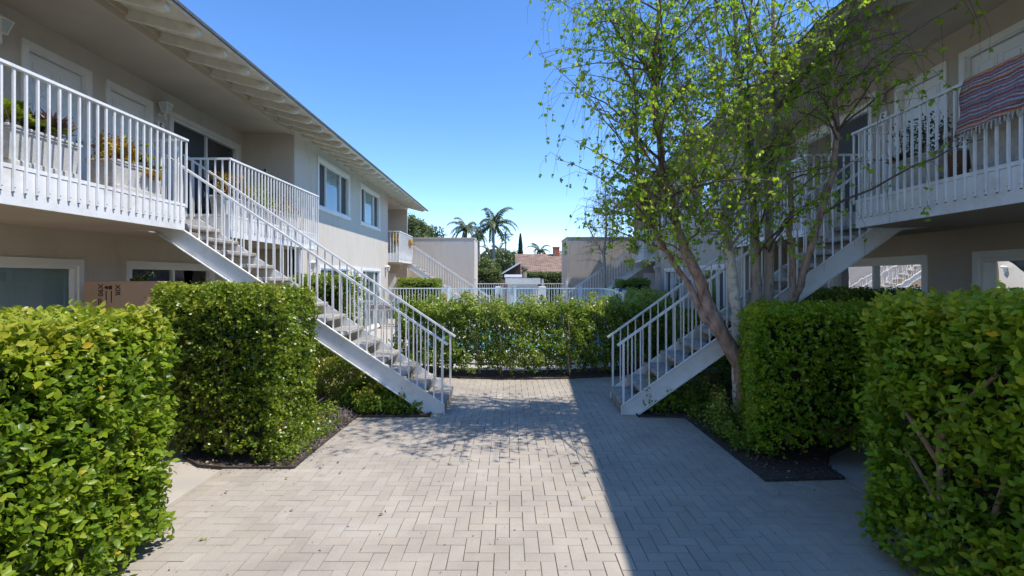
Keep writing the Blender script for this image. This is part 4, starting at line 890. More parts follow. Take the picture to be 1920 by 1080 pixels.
# pool furniture seen through the hedge
def lounge(x, y, rz, label):
    t = thing('pool_chair', (x, y, 0), label, 'chair', 'white chairs on the pool deck'); c_, s_ = math.cos(rz), math.sin(rz)
    T = lambda a, b, z: (x+a*c_-b*s_, y+a*s_+b*c_, z)
    for a in (-.26, .26):
        for b in (-.25, .25): m = MB(T); m.sq((a, b, 0), (a*.95, b*.9, .4), .016); m.build('leg', WHITE, t)
    m = MB(T)
    for k in range(9): m.box(-.27, .27, -.27+k*.06, -.225+k*.06, .40, .415)
    m.build('seat', WTRIM, t); m = MB(T)
    for k in range(9): m.box(-.27+k*.06, -.225+k*.06, .27+.0, .29, .42, .95)
    m.box(-.28, .28, .265, .295, .95, .99); m.build('backrest', WTRIM, t)
    m = MB(T)
    for a in (-.29, .29): m.box(a-.02, a+.02, -.25, .28, .60, .625); m.box(a-.012, a+.012, -.24, -.215, .40, .60)
    m.build('armrest', WHITE, t)
lounge(-1.15, 11.9, .4, 'white slatted chair on the pool deck, half hidden by the hedge at its left'); lounge(.35, 11.8, -.3, 'white slatted chair on the pool deck behind the middle of the hedge'); lounge(1.6, 12.0, .2, 'white slatted chair on the pool deck behind the right of the hedge')
# blue towel over the fence
t = MB(); q = []
for k in range(9):
    a = k/8; q.append((2.62+.30*a, 12.30+.02*math.sin(a*9), 0))
vs = []
for (z, dx, dy) in ((.98, -.10, -.07), (1.25, -.03, -.06), (1.51, .10, -.04), (1.545, .12, 0), (1.51, .10, .04), (1.1, 0, .07)):
    for k, p in enumerate(q): vs.append((p[0]*.0+3.02+(p[0]-2.62)*.95+dx+.5*0, 14.7+p[1]-12.3+dy+.012*math.sin(k*1.9+z*4), z+.012*math.sin(k*1.3)))
fs = [(i*9+j, i*9+j+1, (i+1)*9+j+1, (i+1)*9+j) for i in range(5) for j in range(8)]
t.add(vs, fs, True); tw = t.build('towel', BLUE, None, Vector((3.1, 14.7, 0))); tw.location = (3.1, 14.7, 0); sm = tw.modifiers.new('s', 'SOLIDIFY'); sm.thickness = .02
tag(tw, 'blue towel hung over the pool fence at the right', 'towel')

# ================================================================== BALCONY THINGS
def planter(T, u0, u1, w0, w1, z0, z1, label, feet=True):
    t = thing('planter_box', T((u0+u1)/2, (w0+w1)/2, z0), label, 'planter', 'stone-coloured balcony planters')
    m = MB(T); e = .02; n = lambda a, b, c, d, z0, z1: m.bbox(a, b, c, d, z0, z1, .006)
    vs = []; 
    for (z, g_) in ((z0+.0, .022), (z1-.055, .002)): vs += [(u0+g_, w0+g_, z), (u1-g_, w0+g_, z), (u1-g_, w1-g_, z), (u0+g_, w1-g_, z)]
    m.add(vs, [(0, 3, 2, 1), (4, 5, 6, 7)]+[(i, (i+1) % 4, 4+(i+1) % 4, 4+i) for i in range(4)])
    n(u0-.012, u1+.012, w0-.012, w1+.012, z1-.054, z1-.03); n(u0-.022, u1+.022, w0-.022, w1+.022, z1-.029, z1)
    m.build('trough', PLANTER, t); MB(T).box(u0+.015, u1-.015, w0+.015, w1-.015, z1+.0005, z1+.006).build('soil', SOIL, t)
    if feet:
        k = int((w1-w0)/.16); f = MB(T)
        for i in range(k): a = w0+.02+(w1-w0-.04)*(i+.05)/k; f.bbox(u0-.005, u1, a, a+(w1-w0)/k*.92, 2.8005, z0-.001, .008)
        f.build('support_blocks', PLANTER, t)
    return t
def rosette(mV, T, c, r, nlay=4, tilt=None):
    """adds an aeonium rosette to lists"""
    g = mV['g']; ax = Vector(tilt or (g.normal()*.35, g.normal()*.35, 1)).normalized(); a = ax.orthogonal().normalized(); b = ax.cross(a)
    cc = Vector(T(*c))
    for L in range(nlay):
        n = 7+L*2; el = 1.25-L*.32
        for k in range(n):
            an = 6.283*k/n+L*.5; d = (a*math.cos(an)+b*math.sin(an))*math.cos(el)+ax*math.sin(el)
            mV['P'].append(cc+d*.004); mV['D'].append(d); mV['N'].append(ax-d*.2); mV['S'].append(r*(.42+.19*L)); mV['v'].append(min(1, max(0, .85-.14*L+g.normal()*.09)))
def succulents(name, T, u0, u1, w0, w1, z, n, r, lm, label, seed, kind='rosette', hmax=.2, stalk=True, wid=.75):
    g = np.random.default_rng(seed); mV = dict(g=g, P=[], D=[], N=[], S=[], v=[]); st = MB(T)
    t = thing(name, T((u0+u1)/2, (w0+w1)/2, z), label, 'potted plant', 'succulents in the balcony planters')
    for i in range(n):
        u, w_ = g.uniform(u0, u1), g.uniform(w0, w1); h = g.uniform(.02, hmax)
        c = (u+g.normal()*.02, w_+g.normal()*.03, z+h)
        if kind == 'rosette': rosette(mV, T, c, r*g.uniform(.6, 1.15))
        elif kind == 'spiky':
            for k in range(26):
                d = Vector((g.normal(), g.normal(), abs(g.normal())*.9+.25)).normalized(); mV['P'].append(Vector(T(*c))-Vector((0, 0, h*.4))); mV['D'].append(d); mV['N'].append(Vector((g.normal(), g.normal(), 1))); mV['S'].append(r*g.uniform(.8, 1.8)); mV['v'].append(g.uniform(0, 1))
        else:
            for k in range(42):
                d = Vector((g.normal(), g.normal(), g.normal()+.4)).normalized(); mV['P'].append(Vector(T(*c))+Vector((g.normal()*.05, g.normal()*.05, g.normal()*.05))); mV['D'].append(d); mV['N'].append(Vector((g.normal(), g.normal(), 1))); mV['S'].append(r*g.uniform(.5, 1.1)); mV['v'].append(g.uniform(0, 1))
        st.tube([(u, w_, z-.02), (u+(c[0]-u)*.3, w_+(c[1]-w_)*.3, z+h*.5), c], [.008, .006, .006], 5)
    V, F, nf = leaves(np.array([tuple(p) for p in mV['P']]), np.array([tuple(p) for p in mV['D']]), np.array([tuple(p) for p in mV['N']]), np.array(mV['S']), LEAF5 if kind != 'spiky' else LEAF4, wid if kind != 'spiky' else .22)
    link('leaves', tri_mesh('leaves', V, F, np.repeat(mV['v'], nf), t.location), lm, t); st.build('stems', STEM, t)
    return t
planter(TL, 4.60, 4.86, 4.70, 5.48, 2.96, 3.28, 'long stone-coloured planter behind the near left balcony railing')
succulents('aeonium', TL, 4.62, 4.84, 4.70, 5.02, 3.30, 13, .125, L_SUCG, 'large green aeonium rosettes at the near end of the left planter', 1, hmax=.22)
succulents('dark_aeonium', TL, 4.62, 4.84, 5.0, 5.45, 3.30, 10, .13, L_SUCP, 'dark purple spiky succulent in the near left planter', 2, 'spiky', .16)
succulents('aeonium', TL, 4.60, 4.82, 5.0, 5.44, 3.27, 14, .075, L_SUCG, 'small green rosettes below the dark purple succulent', 3, hmax=.14)
planter(TL, 4.60, 4.92, 5.97, 6.80, 2.96, 3.25, 'second stone-coloured planter on the left balcony, nearer the staircase')
succulents('orange_succulent', TL, 4.62, 4.9, 6.0, 6.45, 3.25, 34, .066, L_SUCO, 'orange and green jelly-bean succulent in the second left planter', 4, 'bushy', .22)
succulents('aeonium', TL, 4.60, 4.85, 6.42, 6.78, 3.25, 12, .085, L_SUCG, 'mixed green rosettes at the staircase end of the second left planter', 5, hmax=.30)
t = succulents('aeonium', TL, 4.53, 4.57, 6.45, 6.72, 3.13, 6, .11, L_SUCO, 'red-tipped rosettes hanging over the edge of the second left planter', 6, hmax=.06)
for i, (a, b) in enumerate(((8.30, 9.05), (9.2, 10.05), (10.2, 11.1))):
    planter(TL, 4.60, 4.86, a, b, 2.90+.0, 3.20, ['planter nearest the staircase behind the second left railing', 'middle planter behind the second left railing', 'far planter behind the second left railing'][i], False)
    succulents('trailing_succulent', TL, 4.60, 4.84, a+.05, b-.05, 3.20, 26, .062, [L_SUCO, L_SUCG, L_SUCP][i], ['orange succulent in the planter nearest the staircase behind the second left railing', 'yellow-green succulent in the middle planter behind the second left railing', 'purple-brown succulent in the far planter behind the second left railing'][i], 10+i, 'bushy', .36)
    if i: succulents('yellow_succulent', TL, 4.56, 4.7, a+.1, b-.1, 3.2, 8, .045, [L_SUCG, L_SUCG, L_SUCO][i], ['', 'yellow-green tufts in front of the middle planter plant', 'golden tufts in front of the far purple plant'][i], 20+i, 'bushy', .12)
planter(TL, 4.62, 4.88, 20.9, 22.2, 2.86, 3.25, 'planter on the far left balcony', False)
succulents('balcony_flowers', TL, 4.5, 4.8, 20.7, 21.6, 3.25, 12, .10, L_SUCO, 'orange and green plants on the far left balcony', 15, 'bushy', .4)
succulents('hanging_plant', TL, 4.34, 4.40, 22.0, 22.9, 3.3, 8, .09, L_SUCO, 'yellow-brown plant trailing over the far left railing', 16, 'bushy', .15)
planter(TR, 4.66, 4.94, 5.72, 6.45, 2.94, 3.24, 'shaded planter with a jade plant behind the right railing')
succulents('jade_plant', TR, 4.68, 4.92, 5.75, 6.42, 3.24, 22, .042, L_JADE, 'dark leafy jade plant in the right balcony planter', 7, 'bushy', .42)
succulents('red_bromeliad', TR, 4.62, 4.72, 6.05, 6.35, 3.2, 4, .10, L_SUCP, 'dark red spiky plant at the edge of the right planter', 8, 'spiky', .04)
planter(TR, 4.66, 4.94, 3.4, 5.35, 2.94, 3.36, 'long grey planter below the striped rug')
succulents('trailing_succulent', TR, 4.60, 4.7, 4.2, 5.3, 3.32, 16, .035, L_GC, 'pale green trailing plant under the fringe of the striped rug', 9, 'bushy', .10)
t = thing('terracotta_pot', TR(4.72, 5.55, 2.8), 'brown pot between the two right planters', 'plant pot'); MB(TR).tube([(4.75, 5.53, 2.8005), (4.75, 5.53, 3.08), (4.75, 5.53, 3.10), (4.75, 5.53, 3.14)], [.08, .11, .125, .125], 14).build('pot', mat('terracotta', (0.20, 0.09, 0.06), .9), t)
MB(TR).tube([(4.75, 5.53, 3.141), (4.75, 5.53, 3.15)], .10, 12).build('soil', SOIL, t)
planter(TR, 4.62, 4.9, 20.0, 21.0, 2.86, 3.2, 'planter on the far right balcony', False)
succulents('balcony_shrub', TR, 4.6, 4.85, 20.0, 21.0, 3.2, 16, .11, L_CEN, 'green bushy plant on the far right balcony', 17, 'bushy', .7)
succulents('hanging_plant', TR, 4.36, 4.46, 20.6, 21.6, 2.9, 14, .10, L_CEN, 'green plant trailing over the far right railing', 18, 'bushy', .8)

# striped rag rug over the right railing
def rug():
    g = random.Random(4); w0, w1 = 2.6, 5.13; nw, ns = 60, 34; drop = .50; z = 3.752; vs = []
    path = []
    for j in range(ns+1):
        s = j/ns
        if s < .30: path.append((4.56, z-.30+ s))       # inner side going up
        elif s < .36: path.append((4.56-(s-.30)/.06*.10, z+.006))
        else: path.append((4.452, z-(s-.36)/.64*drop))
    for j, (u, zz) in enumerate(path):
        for i in range(nw+1):
            w_ = w0+(w1-w0)*i/nw; s = j/ns; sk = .13*max(0, s-.36)
            fold = .010*math.sin(i*.55+s*3)+.005*math.sin(i*1.7); ww = w_+sk+(.02*math.sin(s*14) if i == nw else 0)
            vs.append((u-(abs(fold)+.004)*(1 if s > .36 else -.2), ww, zz-(.03*math.sin(i*.12) if s > .9 else 0)))
    m = MB(TR); m.add(vs, [(j*(nw+1)+i, j*(nw+1)+i+1, (j+1)*(nw+1)+i+1, (j+1)*(nw+1)+i) for j in range(ns) for i in range(nw)], True)
    t = thing('rug', TR(4.48, 4.5, 3.5), 'multicoloured striped rag rug with tassels hung over the right balcony railing', 'rug')
    mt = bpy.data.materials.new('rag_stripes'); mt.use_nodes = True; n = mt.node_tree; b = n.nodes['Principled BSDF']; b.inputs['Roughness'].default_value = .95
    tc = n.nodes.new('ShaderNodeTexCoord'); sp = n.nodes.new('ShaderNodeSeparateXYZ'); n.links.new(tc.outputs['Object'], sp.inputs[0])
    no = n.nodes.new('ShaderNodeTexNoise'); no.inputs['Scale'].default_value = 5; n.links.new(tc.outputs['Object'], no.inputs['Vector'])
    ad = n.nodes.new('ShaderNodeMath'); ad.operation = 'MULTIPLY_ADD'; n.links.new(no.outputs['Fac'], ad.inputs[0]); ad.inputs[1].default_value = .05; n.links.new(sp.outputs['Z'], ad.inputs[2])
    mr = n.nodes.new('ShaderNodeMapRange'); mr.inputs[1].default_value = -.32; mr.inputs[2].default_value = .30; n.links.new(ad.outputs[0], mr.inputs[0])
    r = n.nodes.new('ShaderNodeValToRGB'); r.color_ramp.interpolation = 'LINEAR'
    cols = [(0.50, .42, .33), (.12, .02, .06), (.55, .50, .42), (.42, .10, .03), (.60, .30, .05), (.45, .05, .04), (.10, .12, .18), (.35, .22, .22), (.08, .02, .07), (.50, .42, .38), (.16, .03, .07), (.25, .30, .36), (.55, .28, .06), (.40, .05, .04), (.12, .05, .08), (.45, .40, .36), (.06, .02, .06), (.30, .18, .20), (.40, .08, .05), (.10, .16, .24), (.32, .40, .45), (.08, .10, .16), (.42, .06, .06), (.38, .38, .38), (.13, .05, .10), (.18, .24, .30), (.36, .10, .10), (.10, .10, .14)]
    e = r.color_ramp.elements; N_ = len(cols); e[0].color = (*cols[0], 1); e[1].position = 1; e[1].color = (*cols[-1], 1)
    for i in range(1, N_-1): k = e.new(i/(N_-1)); k.color = (*[min(1, (q*.86+.14*sum(cols[i])/3*f_)*1.3) for q, f_ in zip(cols[i], (1.06, 1, .86))], 1)
    fr_ = n.nodes.new('ShaderNodeMath'); fr_.operation = 'PINGPONG'; fr_.inputs[1].default_value = .5; sc_ = n.nodes.new('ShaderNodeMath'); sc_.operation = 'MULTIPLY'; sc_.inputs[1].default_value = 2.0; fr_.inputs[1].default_value = .5; mr.inputs[3].default_value = 0; mr.inputs[4].default_value = 1.0; n.links.new(mr.outputs[0], fr_.inputs[0]); n.links.new(fr_.outputs[0], sc_.inputs[0]); n.links.new(sc_.outputs[0], r.inputs[0])
    n2 = n.nodes.new('ShaderNodeTexNoise'); n2.inputs['Scale'].default_value = 60; n.links.new(tc.outputs['Object'], n2.inputs['Vector']); mx = n.nodes.new('ShaderNodeMix'); mx.data_type = 'RGBA'; mx.blend_type = 'OVERLAY'; mx.inputs[0].default_value = .5
    n.links.new(r.outputs[0], mx.inputs[6]); n.links.new(n2.outputs['Fac'], mx.inputs[7]); n.links.new(mx.outputs[2], b.inputs['Base Color'])
    bp = n.nodes.new('ShaderNodeBump'); bp.inputs['Strength'].default_value = .9; bp.inputs['Distance'].default_value = .02; n.links.new(n2.outputs['Fac'], bp.inputs['Height']); n.links.new(bp.outputs[0], b.inputs['Normal'])
    o = m.build('woven_cloth', mt, t); so_ = o.modifiers.new('s', 'SOLIDIFY'); so_.thickness = .012
    f = MB(TR)
    for i in range(62):
        w_ = w0+.02+(w1+.04-w0)*i/62; L = g.uniform(.05, .08); zb = z-drop+.01-.03*math.sin(i*.12*60/62)
        f.tube([(4.445, w_, zb), (4.44, w_+g.gauss(0, .004), zb-L*.4), (4.438, w_+g.gauss(0, .008), zb-L)], [.007, .009, .005], 5)
    f.build('tassels', mat('rug_tassel', (0.42, 0.40, 0.34), .95), t)
rug()

# clutter outside the left sliding door
t = thing('stroller', (-5.45, 9.2, 2.8), 'dark folded stroller outside the left sliding door', 'stroller')
for a in (-.2, .2):
    for b in (-.3, .3): MB().tube([(-5.45+a*.15-.03, 9.2+b, 2.90), (-5.45+a*.15+.03, 9.2+b, 2.90)], [.10, .10], 14).build('wheel', BLKPLAS, t) if a > 0 else None
m = MB(); m.sq((-5.43, 8.9, 2.9), (-5.43, 9.35, 3.6), .014); m.sq((-5.43, 9.5, 2.9), (-5.43, 9.1, 3.5), .014); m.sq((-5.6, 9.35, 3.6), (-5.25, 9.35, 3.6), .014); m.build('frame', METAL, t)
m = MB(); m.add([(-5.62, 8.98, 3.1), (-5.25, 8.98, 3.1), (-5.25, 9.4, 3.05), (-5.62, 9.4, 3.05), (-5.62, 9.5, 3.5), (-5.25, 9.5, 3.5), (-5.62, 9.2, 3.62), (-5.25, 9.2, 3.62)], [(0, 1, 2, 3), (3, 2, 5, 4), (4, 5, 7, 6)]); q_ = m.build('seat', CURD, t); q_.modifiers.new('s', 'SOLIDIFY').thickness = .04
t = thing('storage_bag', (-5.3, 9.9, 2.8), 'blue bag standing on the left balcony by the sliding door', 'bag')
MB().prism([(-5.45, 2.8005), (-5.15, 2.8005), (-5.18, 3.2), (-5.28, 3.27), (-5.42, 3.22)], 9.75, 10.15).build('body', BLUE, t); MB().tube([(-5.3, 9.80, 3.2), (-5.3, 9.9, 3.40), (-5.3, 10.0, 3.40), (-5.3, 10.1, 3.2)], .012, 6).build('handle', BLKPLAS, t)
t = thing('folded_umbrella', (-5.2, 10.9, 2.8), 'tan folded parasol standing against the end wall of the left balcony', 'umbrella')
MB().tube([(-5.2, 10.9, 2.95), (-5.2, 10.9, 3.3), (-5.2, 10.9, 3.9), (-5.2, 10.9, 4.12)], [.10, .18, .14, .03], 9).build('canopy', TAN, t); MB().tube([(-5.2, 10.9, 2.8), (-5.2, 10.9, 4.18)], .018, 8).build('pole', METAL, t); MB().tube([(-5.2, 10.9, 2.8005), (-5.2, 10.9, 2.86)], [.2, .18], 14).build('base', BLKPLAS, t)

# cardboard box
t = thing('cardboard_box', (-5.3, 7.2, 0), 'tall brown cardboard box with black print standing behind the left hedges', 'box')
MB().bbox(-5.80, -4.70, 6.98, 7.42, 0, 1.81, .004).build('carton', CARD, t)
MB().box(-5.80, -4.70, 7.17, 7.23, 1.8105, 1.812).build('tape', mat('tape', (0.5, .36, .24), .4), t)
text_mesh('X90', .10, 'printed_code', CARDINK, t, (-5.575, 6.976, 1.69), (0, 0, -1), (1, 0, 0), .0005)
text_mesh('XIR', .10, 'printed_code', CARDINK, t, (-5.34, 6.976, 1.69), (0, 0, -1), (1, 0, 0), .0005)
m = MB()
for X, z0, z1 in ((-5.50, 1.50, 1.68), (-5.43, 1.52, 1.68), (-5.60, 1.45, 1.58), (-5.57, 1.46, 1.57)): m.box(X, X+.012, 6.975, 6.979, z0, z1)
m.box(-5.455, -5.415, 6.975, 6.979, 1.70, 1.75); m.prism([(-5.52, 1.72), (-5.50, 1.75), (-5.47, 1.74), (-5.46, 1.72), (-5.48, 1.70)], 6.975, 6.979); m.build('printed_marks', CARDINK, t)
MB().box(-5.775, -5.72, 6.974, 6.979, 1.40, 1.49).build('label', WTRIM, t)
shrub('potted_fern', (-5.45, 7.62), (0.42, 0.12), 1.9, 900, 0.05, L_JADE, 'dark plant rising just behind the cardboard box', seed=41, v0=.3, cat='plant')

# fallen leaves
FL = [(-1.83, 5.00), (-1.72, 5.15), (-1.60, 4.86), (-1.40, 4.98), (-.98, 4.0), (-1.75, 4.08), (-2.15, 3.62), (-2.05, 4.7), (.62, 4.3), (1.42, 4.05), (1.05, 3.75), (-.35, 3.0), (.9, 5.2), (-.6, 5.6), (2.3, 4.35), (-2.45, 4.4)]
FM = leafmat('fallen_leaf', [(0, (0.12, .06, .03)), (1, (.30, .26, .04))], .7, .2)
for i, (a, b) in enumerate(FL):
    g = np.random.default_rng(i+300); P = np.array([[a, b, .008], [a+.01, b+.01, .012]]); V, F, nf = leaves(P, np.array([[g.normal(), g.normal(), .25], [g.normal(), g.normal(), .3]]), np.array([[.2, .1, 1], [g.normal()*.4, .2, 1]]), np.array([g.uniform(.03, .045), .025]), LEAF5, .8)
    o = link('fallen_leaf', tri_mesh('fallen_leaf', V, F, np.full(2*nf, g.uniform(0, 1)), (a, b, 0)), FM); o.location = (a, b, 0); tag(o, 'small dry leaf lying on the paving', 'leaf', 'fallen leaves on the paving')

# ================================================================== BACKGROUND
def roofmat():
    m = bpy.data.materials.new('brown_shakes'); m.use_nodes = True; n = m.node_tree; b = n.nodes['Principled BSDF']; b.inputs['Roughness'].default_value = .95
    tc = n.nodes.new('ShaderNodeTexCoord'); br = n.nodes.new('ShaderNodeTexBrick'); br.inputs['Scale'].default_value = 1; br.inputs['Brick Width'].default_value = .34; br.inputs['Row Height'].default_value = .2; br.inputs['Mortar Size'].default_value = .018
    br.inputs['Color1'].default_value = (.36, .24, .17, 1); br.inputs['Color2'].default_value = (.22, .145, .10, 1); br.inputs['Mortar'].default_value = (.12, .07, .05, 1)
    n.links.new(tc.outputs['Object'], br.inputs['Vector']); no = n.nodes.new('ShaderNodeTexNoise'); no.inputs['Scale'].default_value = 1.3; no.inputs['Detail'].default_value = 6; n.links.new(tc.outputs['Object'], no.inputs['Vector'])
    mr = n.nodes.new('ShaderNodeMapRange'); mr.inputs[3].default_value = .7; mr.inputs[4].default_value = 1.35; n.links.new(no.outputs['Fac'], mr.inputs[0]); mx = n.nodes.new('ShaderNodeMix'); mx.data_type = 'RGBA'; mx.blend_type = 'MULTIPLY'; mx.inputs[0].default_value = 1
    n.links.new(br.outputs['Color'], mx.inputs[6]); n.links.new(mr.outputs[0], mx.inputs[7]); n.links.new(mx.outputs[2], b.inputs['Base Color']); return m
t = thing('brown_house', (3.5, 43, 0), 'low house with a brown shingle roof and red brick chimney beyond the fence', 'house')
MB().box(1.0, 9.0, 43.6, 50, 0, 2.35).build('wall', BROWNW, t)
m = MB(); m.prism([(42.9, 2.42), (46.6, 4.07), (50.6, 2.3), (50.6, 2.2), (46.6, 3.95), (42.9, 2.32)], .52, 10, 'u'); m.build('roof', roofmat(), t)
MB().box(.5, 10, 42.85, 42.899, 2.16, 2.44).build('gutter_board', BEIGE, t)
rf_ = t.children[1]; MB().box(3.95, 4.52, 46.1, 46.7, 3.2, 4.62).build('chimney', BRICK, rf_); MB().box(3.92, 4.55, 46.07, 46.73, 4.621, 4.70).build('chimney_cap', BRICK, rf_)
t = thing('brown_house', (-.2, 41, 0), 'dark brown gabled wing with a white barge board left of the shingle roof', 'house')
MB().prism([(-.62, 0), (.9, 0), (.9, 3.05), (-.62, 2.15)], 41.2, 43.4).build('wall', BROWNW, t)
m = MB(); m.prism([(-.85, 2.02), (.9, 3.06), (.9, 3.20), (-.85, 2.16)], 40.8, 43.5); m.build('barge_board', WTRIM, t)
t = thing('wooden_fence', (-.4, 33, 0), 'short reddish wooden fence section behind the white fence', 'fence')
m = MB()
for k in range(11): m.box(-.95+k*.11, -.85+k*.11, 33, 33.03, 0, 1.78)
m.build('boards', WOODF, t); MB().box(-.95, .27, 33.031, 33.06, 1.3, 1.4).build('rail', WOODF, t)
t = thing('shed', (.2, 36, 0), 'pale grey shed roof in front of the dark gabled wing', 'shed'); MB().box(-.25, 1.15, 36, 38, 0, 1.88).build('wall', GREYP, t); MB().prism([(35.9, 1.89), (38.1, 2.08), (38.1, 2.14), (35.9, 1.95)], -.35, 1.25, 'u').build('roof', mat('pale_roof', (.45, .45, .46), .8), t)
t = thing('distant_house', (-4.2, 70, 0), 'pale distant house glimpsed between the palm trunks', 'house'); MB().box(-6.5, -1.6, 70, 78, 0, 3.9).build('wall', mat('pale_wall', (.6, .58, .55), .9), t); MB().prism([(69.6, 3.9), (74, 5.4), (78.4, 3.9)], -6.9, -1.2, 'u').build('roof', mat('grey_roof', (.30, .29, .30), .9), t)

def farbush(name, c, r, n, size, lm, label, cat, seed, v0=.5, trunk=True, group=None):
    g = np.random.default_rng(seed); t = thing(name, (c[0], c[1], 0), label, cat, group)
    d = unit(g.normal(size=(n, 3))); q = g.uniform(.25, 1, n)**.4; nz = noise3(d, .8, seed); nz2 = noise3(d, 2.2, seed+1)
    P = d*(q*(.72+.35*nz+.14*nz2))[:, None]*np.array(r)+np.array(c); P = P[P[:, 2] > .1]; n = len(P); d = d[:n]
    D = unit(g.normal(size=(n, 3))); N = unit(P-np.array(c)+g.normal(size=(n, 3))*.5+[0, 0, .6])
    V, F, nf = leaves(P, D, N, size*g.uniform(.6, 1.3, n), LEAF4); v = np.clip(v0+g.normal(size=n)*.2, 0, 1)
    link('crown', tri_mesh('crown', V, F, np.repeat(v, nf), t.location), lm, t)
    if trunk:
        m = MB(); m.tube([(c[0], c[1], 0), (c[0]+.1, c[1], c[2]*.6), (c[0], c[1], c[2])], [.2, .15, .08], 8)
        for k in range(5):
            a = k*1.3; m.tube([(c[0], c[1], c[2]*.5), (c[0]+math.cos(a)*r[0]*.5, c[1]+math.sin(a)*r[1]*.5, c[2]+r[2]*.3)], [.08, .03], 6)
        m.build('trunk', STEMG, t)
    return t
farbush('round_tree', (-6.7, 35, 4.2), (2.15, 2.0, 2.0), 15000, .16, L_FAR, 'big rounded dark green tree above the left garage wall', 'tree', 51, .5)
farbush('bush', (-1.9, 38, 2.3), (1.3, 1.0, 1.0), 4000, .13, L_FAR, 'yellow-green bush above the distant left hedge', 'bush', 52, .85, False)
farbush('tree', (-1.0, 58, 3.4), (1.9, 1.5, 1.7), 5000, .2, L_PALM, 'grey-green tree at the foot of the fan palm', 'tree', 53, .6)
farbush('tree', (.6, 62, 3.6), (1.8, 1.5, 1.8), 5000, .2, L_PALM, 'dull green tree behind the left end of the shingle roof', 'tree', 54, .5)
farbush('tree', (-3.2, 60, 3.0), (1.3, 1.2, 1.8), 3500, .2, L_FAR, 'reddish dark tree against the left garage wall edge', 'tree', 55, .3)
farbush('tree', (7.2, 56, 3.0), (2.6, 1.8, 2.6), 4000, .2, L_FAR, 'low tree just right of the brick chimney', 'tree', 56, .5)
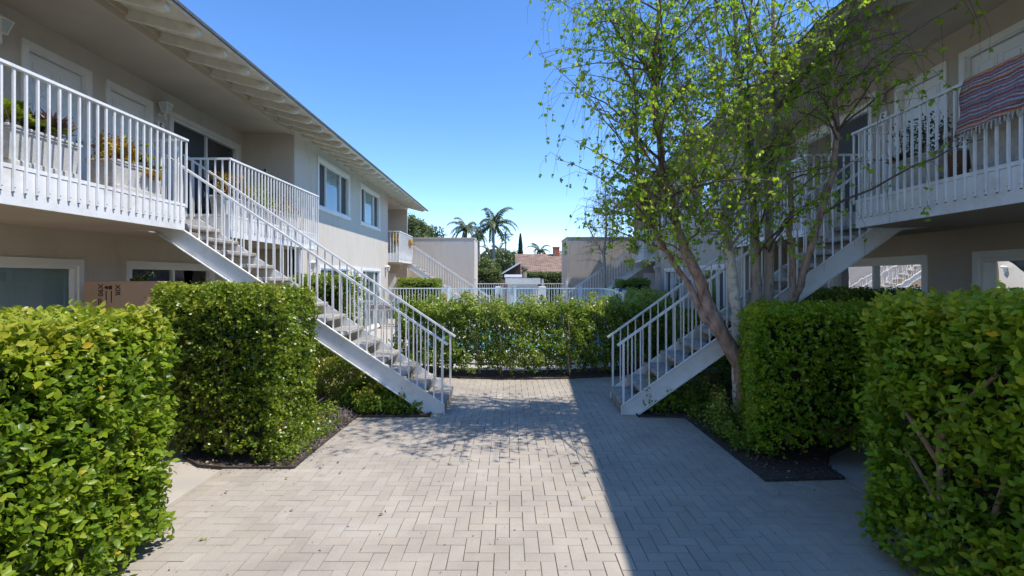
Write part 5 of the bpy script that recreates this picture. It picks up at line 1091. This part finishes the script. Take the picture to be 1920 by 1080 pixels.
# cypress
t = thing('cypress_tree', (1.3, 60, 0), 'thin dark cypress behind the shingle roof', 'tree'); g = np.random.default_rng(60); n = 3500; z = g.uniform(.3, 6.9, n); rr_ = .34*np.sin(np.clip((6.95-z)/6.6, 0, 1)**.75*2.2)*g.uniform(.4, 1, n); a = g.uniform(0, 6.28, n)
P = np.column_stack([1.3+rr_*np.cos(a), 60+rr_*np.sin(a), z]); V, F, nf = leaves(P, np.column_stack([np.cos(a)*.3, np.sin(a)*.3, np.ones(n)]), np.column_stack([np.cos(a), np.sin(a), np.zeros(n)]), np.full(n, .28), LEAF4, .5)
link('crown', tri_mesh('crown', V, F, np.repeat(g.uniform(0, 1, n), nf), t.location), L_CYP, t); MB().tube([(1.3, 60, 0), (1.3, 60, 5)], [.12, .03], 6).build('trunk', STEMG, t)
def palm(px, pyc, Y, rpx, label, seed, fan=False, nfr=17, trunk_r=.16, up=.35, pyb=None):
    c = ip(px, pyc, Y); R = rpx*Y/960; g = np.random.default_rng(seed)
    t = thing('palm_tree', (c.x, c.y, 0), label, 'palm', 'palm trees beyond the roofs'); m = MB()
    m.tube([(c.x+.15, c.y, 0), (c.x+.05, c.y, c.z*.5), tuple(c)], [trunk_r*1.2, trunk_r*.9, trunk_r*.8], 8); m.build('trunk', STEMG, t)
    PP = []; DD = []; NN = []; SS = []; VV = []; rib = MB()
    for i in range(nfr):
        an = 6.283*i/nfr+g.normal()*.2; el = g.uniform(-.35, 1.25) if not fan else g.uniform(-.9, 1.4); L = R*g.uniform(.95, 1.35)*(.55 if fan else 1.25)
        d = Vector((math.cos(an)*math.cos(el), math.sin(an)*math.cos(el), math.sin(el))); pts = []; p = c.copy(); dd = d.copy(); n = 14
        for k in range(n+1):
            pts.append(p.copy()); p = p+dd*(L/n); dd = (dd+Vector((0, 0, -.085 if not fan else -.02))*(1+k*.12)).normalized()
        rib.tube([tuple(q) for q in pts], [.035*(1-k/(n+1))+.008 for k in range(n+1)], 4, False); vb = g.uniform(.2, .85)
        if fan:
            tip = pts[-1]; ax = (tip-pts[-3]).normalized(); sd__ = ax.cross(Vector((0, 0, 1))).normalized()
            for k in range(13):
                a2 = (k-6)*.22; q = (ax*math.cos(a2)+sd__*math.sin(a2)); PP.append(tuple(tip)); DD.append(tuple(q+Vector((0, 0, -.15)))); NN.append((0, 0, 1)); SS.append(R*.55); VV.append(vb)
        else:
            for k in range(1, n+1):
                for f in (0, .33, .66):
                    s = 1 if g.random() < .5 else -1
                    for s in (1, -1):
                        q = pts[k-1].lerp(pts[k], f); ax = (pts[k]-pts[k-1]).normalized(); sd__ = ax.cross(Vector((0, 0, 1))).normalized()*s
                        PP.append(tuple(q)); DD.append(tuple(sd__*.75+ax*.6+Vector((0, 0, -.45-.3*g.random())))); NN.append(tuple(ax.cross(sd__)+Vector((g.normal()*.3,)*3))); SS.append(R*.36*(1-.45*abs(k/n-.4))*g.uniform(.8, 1.1)); VV.append(np.clip(vb+g.normal()*.12, 0, 1))
    V, F, nf = leaves(np.array(PP), np.array(DD), np.array(NN), np.array(SS), LEAF4, .17 if not fan else .12)
    link('fronds', tri_mesh('fronds', V, F, np.repeat(VV, nf), t.location), L_PALM, t); rib.build('frond_ribs', STEMG, t)
palm(874, 428, 62, 26, 'feathery palm with drooping fronds, the leftmost of the palms', 71)
palm(896, 437, 58, 18, 'feathery palm with a thick shaggy trunk at the edge of the left garage wall', 72, nfr=13, trunk_r=.26)
palm(925, 420, 52, 34, 'tallest feathery palm in the middle of the palm group', 73, nfr=18)
palm(948, 440, 66, 16, 'small-headed fan palm on a thin trunk, right of the tallest palm', 74, True, 26, .12)
palm(916, 470, 74, 17, 'low palm behind the trunk of the tallest palm', 75, nfr=13)
palm(936, 468, 80, 15, 'low bluish palm between the tallest palm and the fan palm', 76, nfr=12)
palm(1012, 470, 60, 19, 'palm crown showing above the shingle roof left of the chimney', 77, nfr=11)
palm(962, 492, 66, 17, 'low palm in front of the cypress', 78, nfr=13)
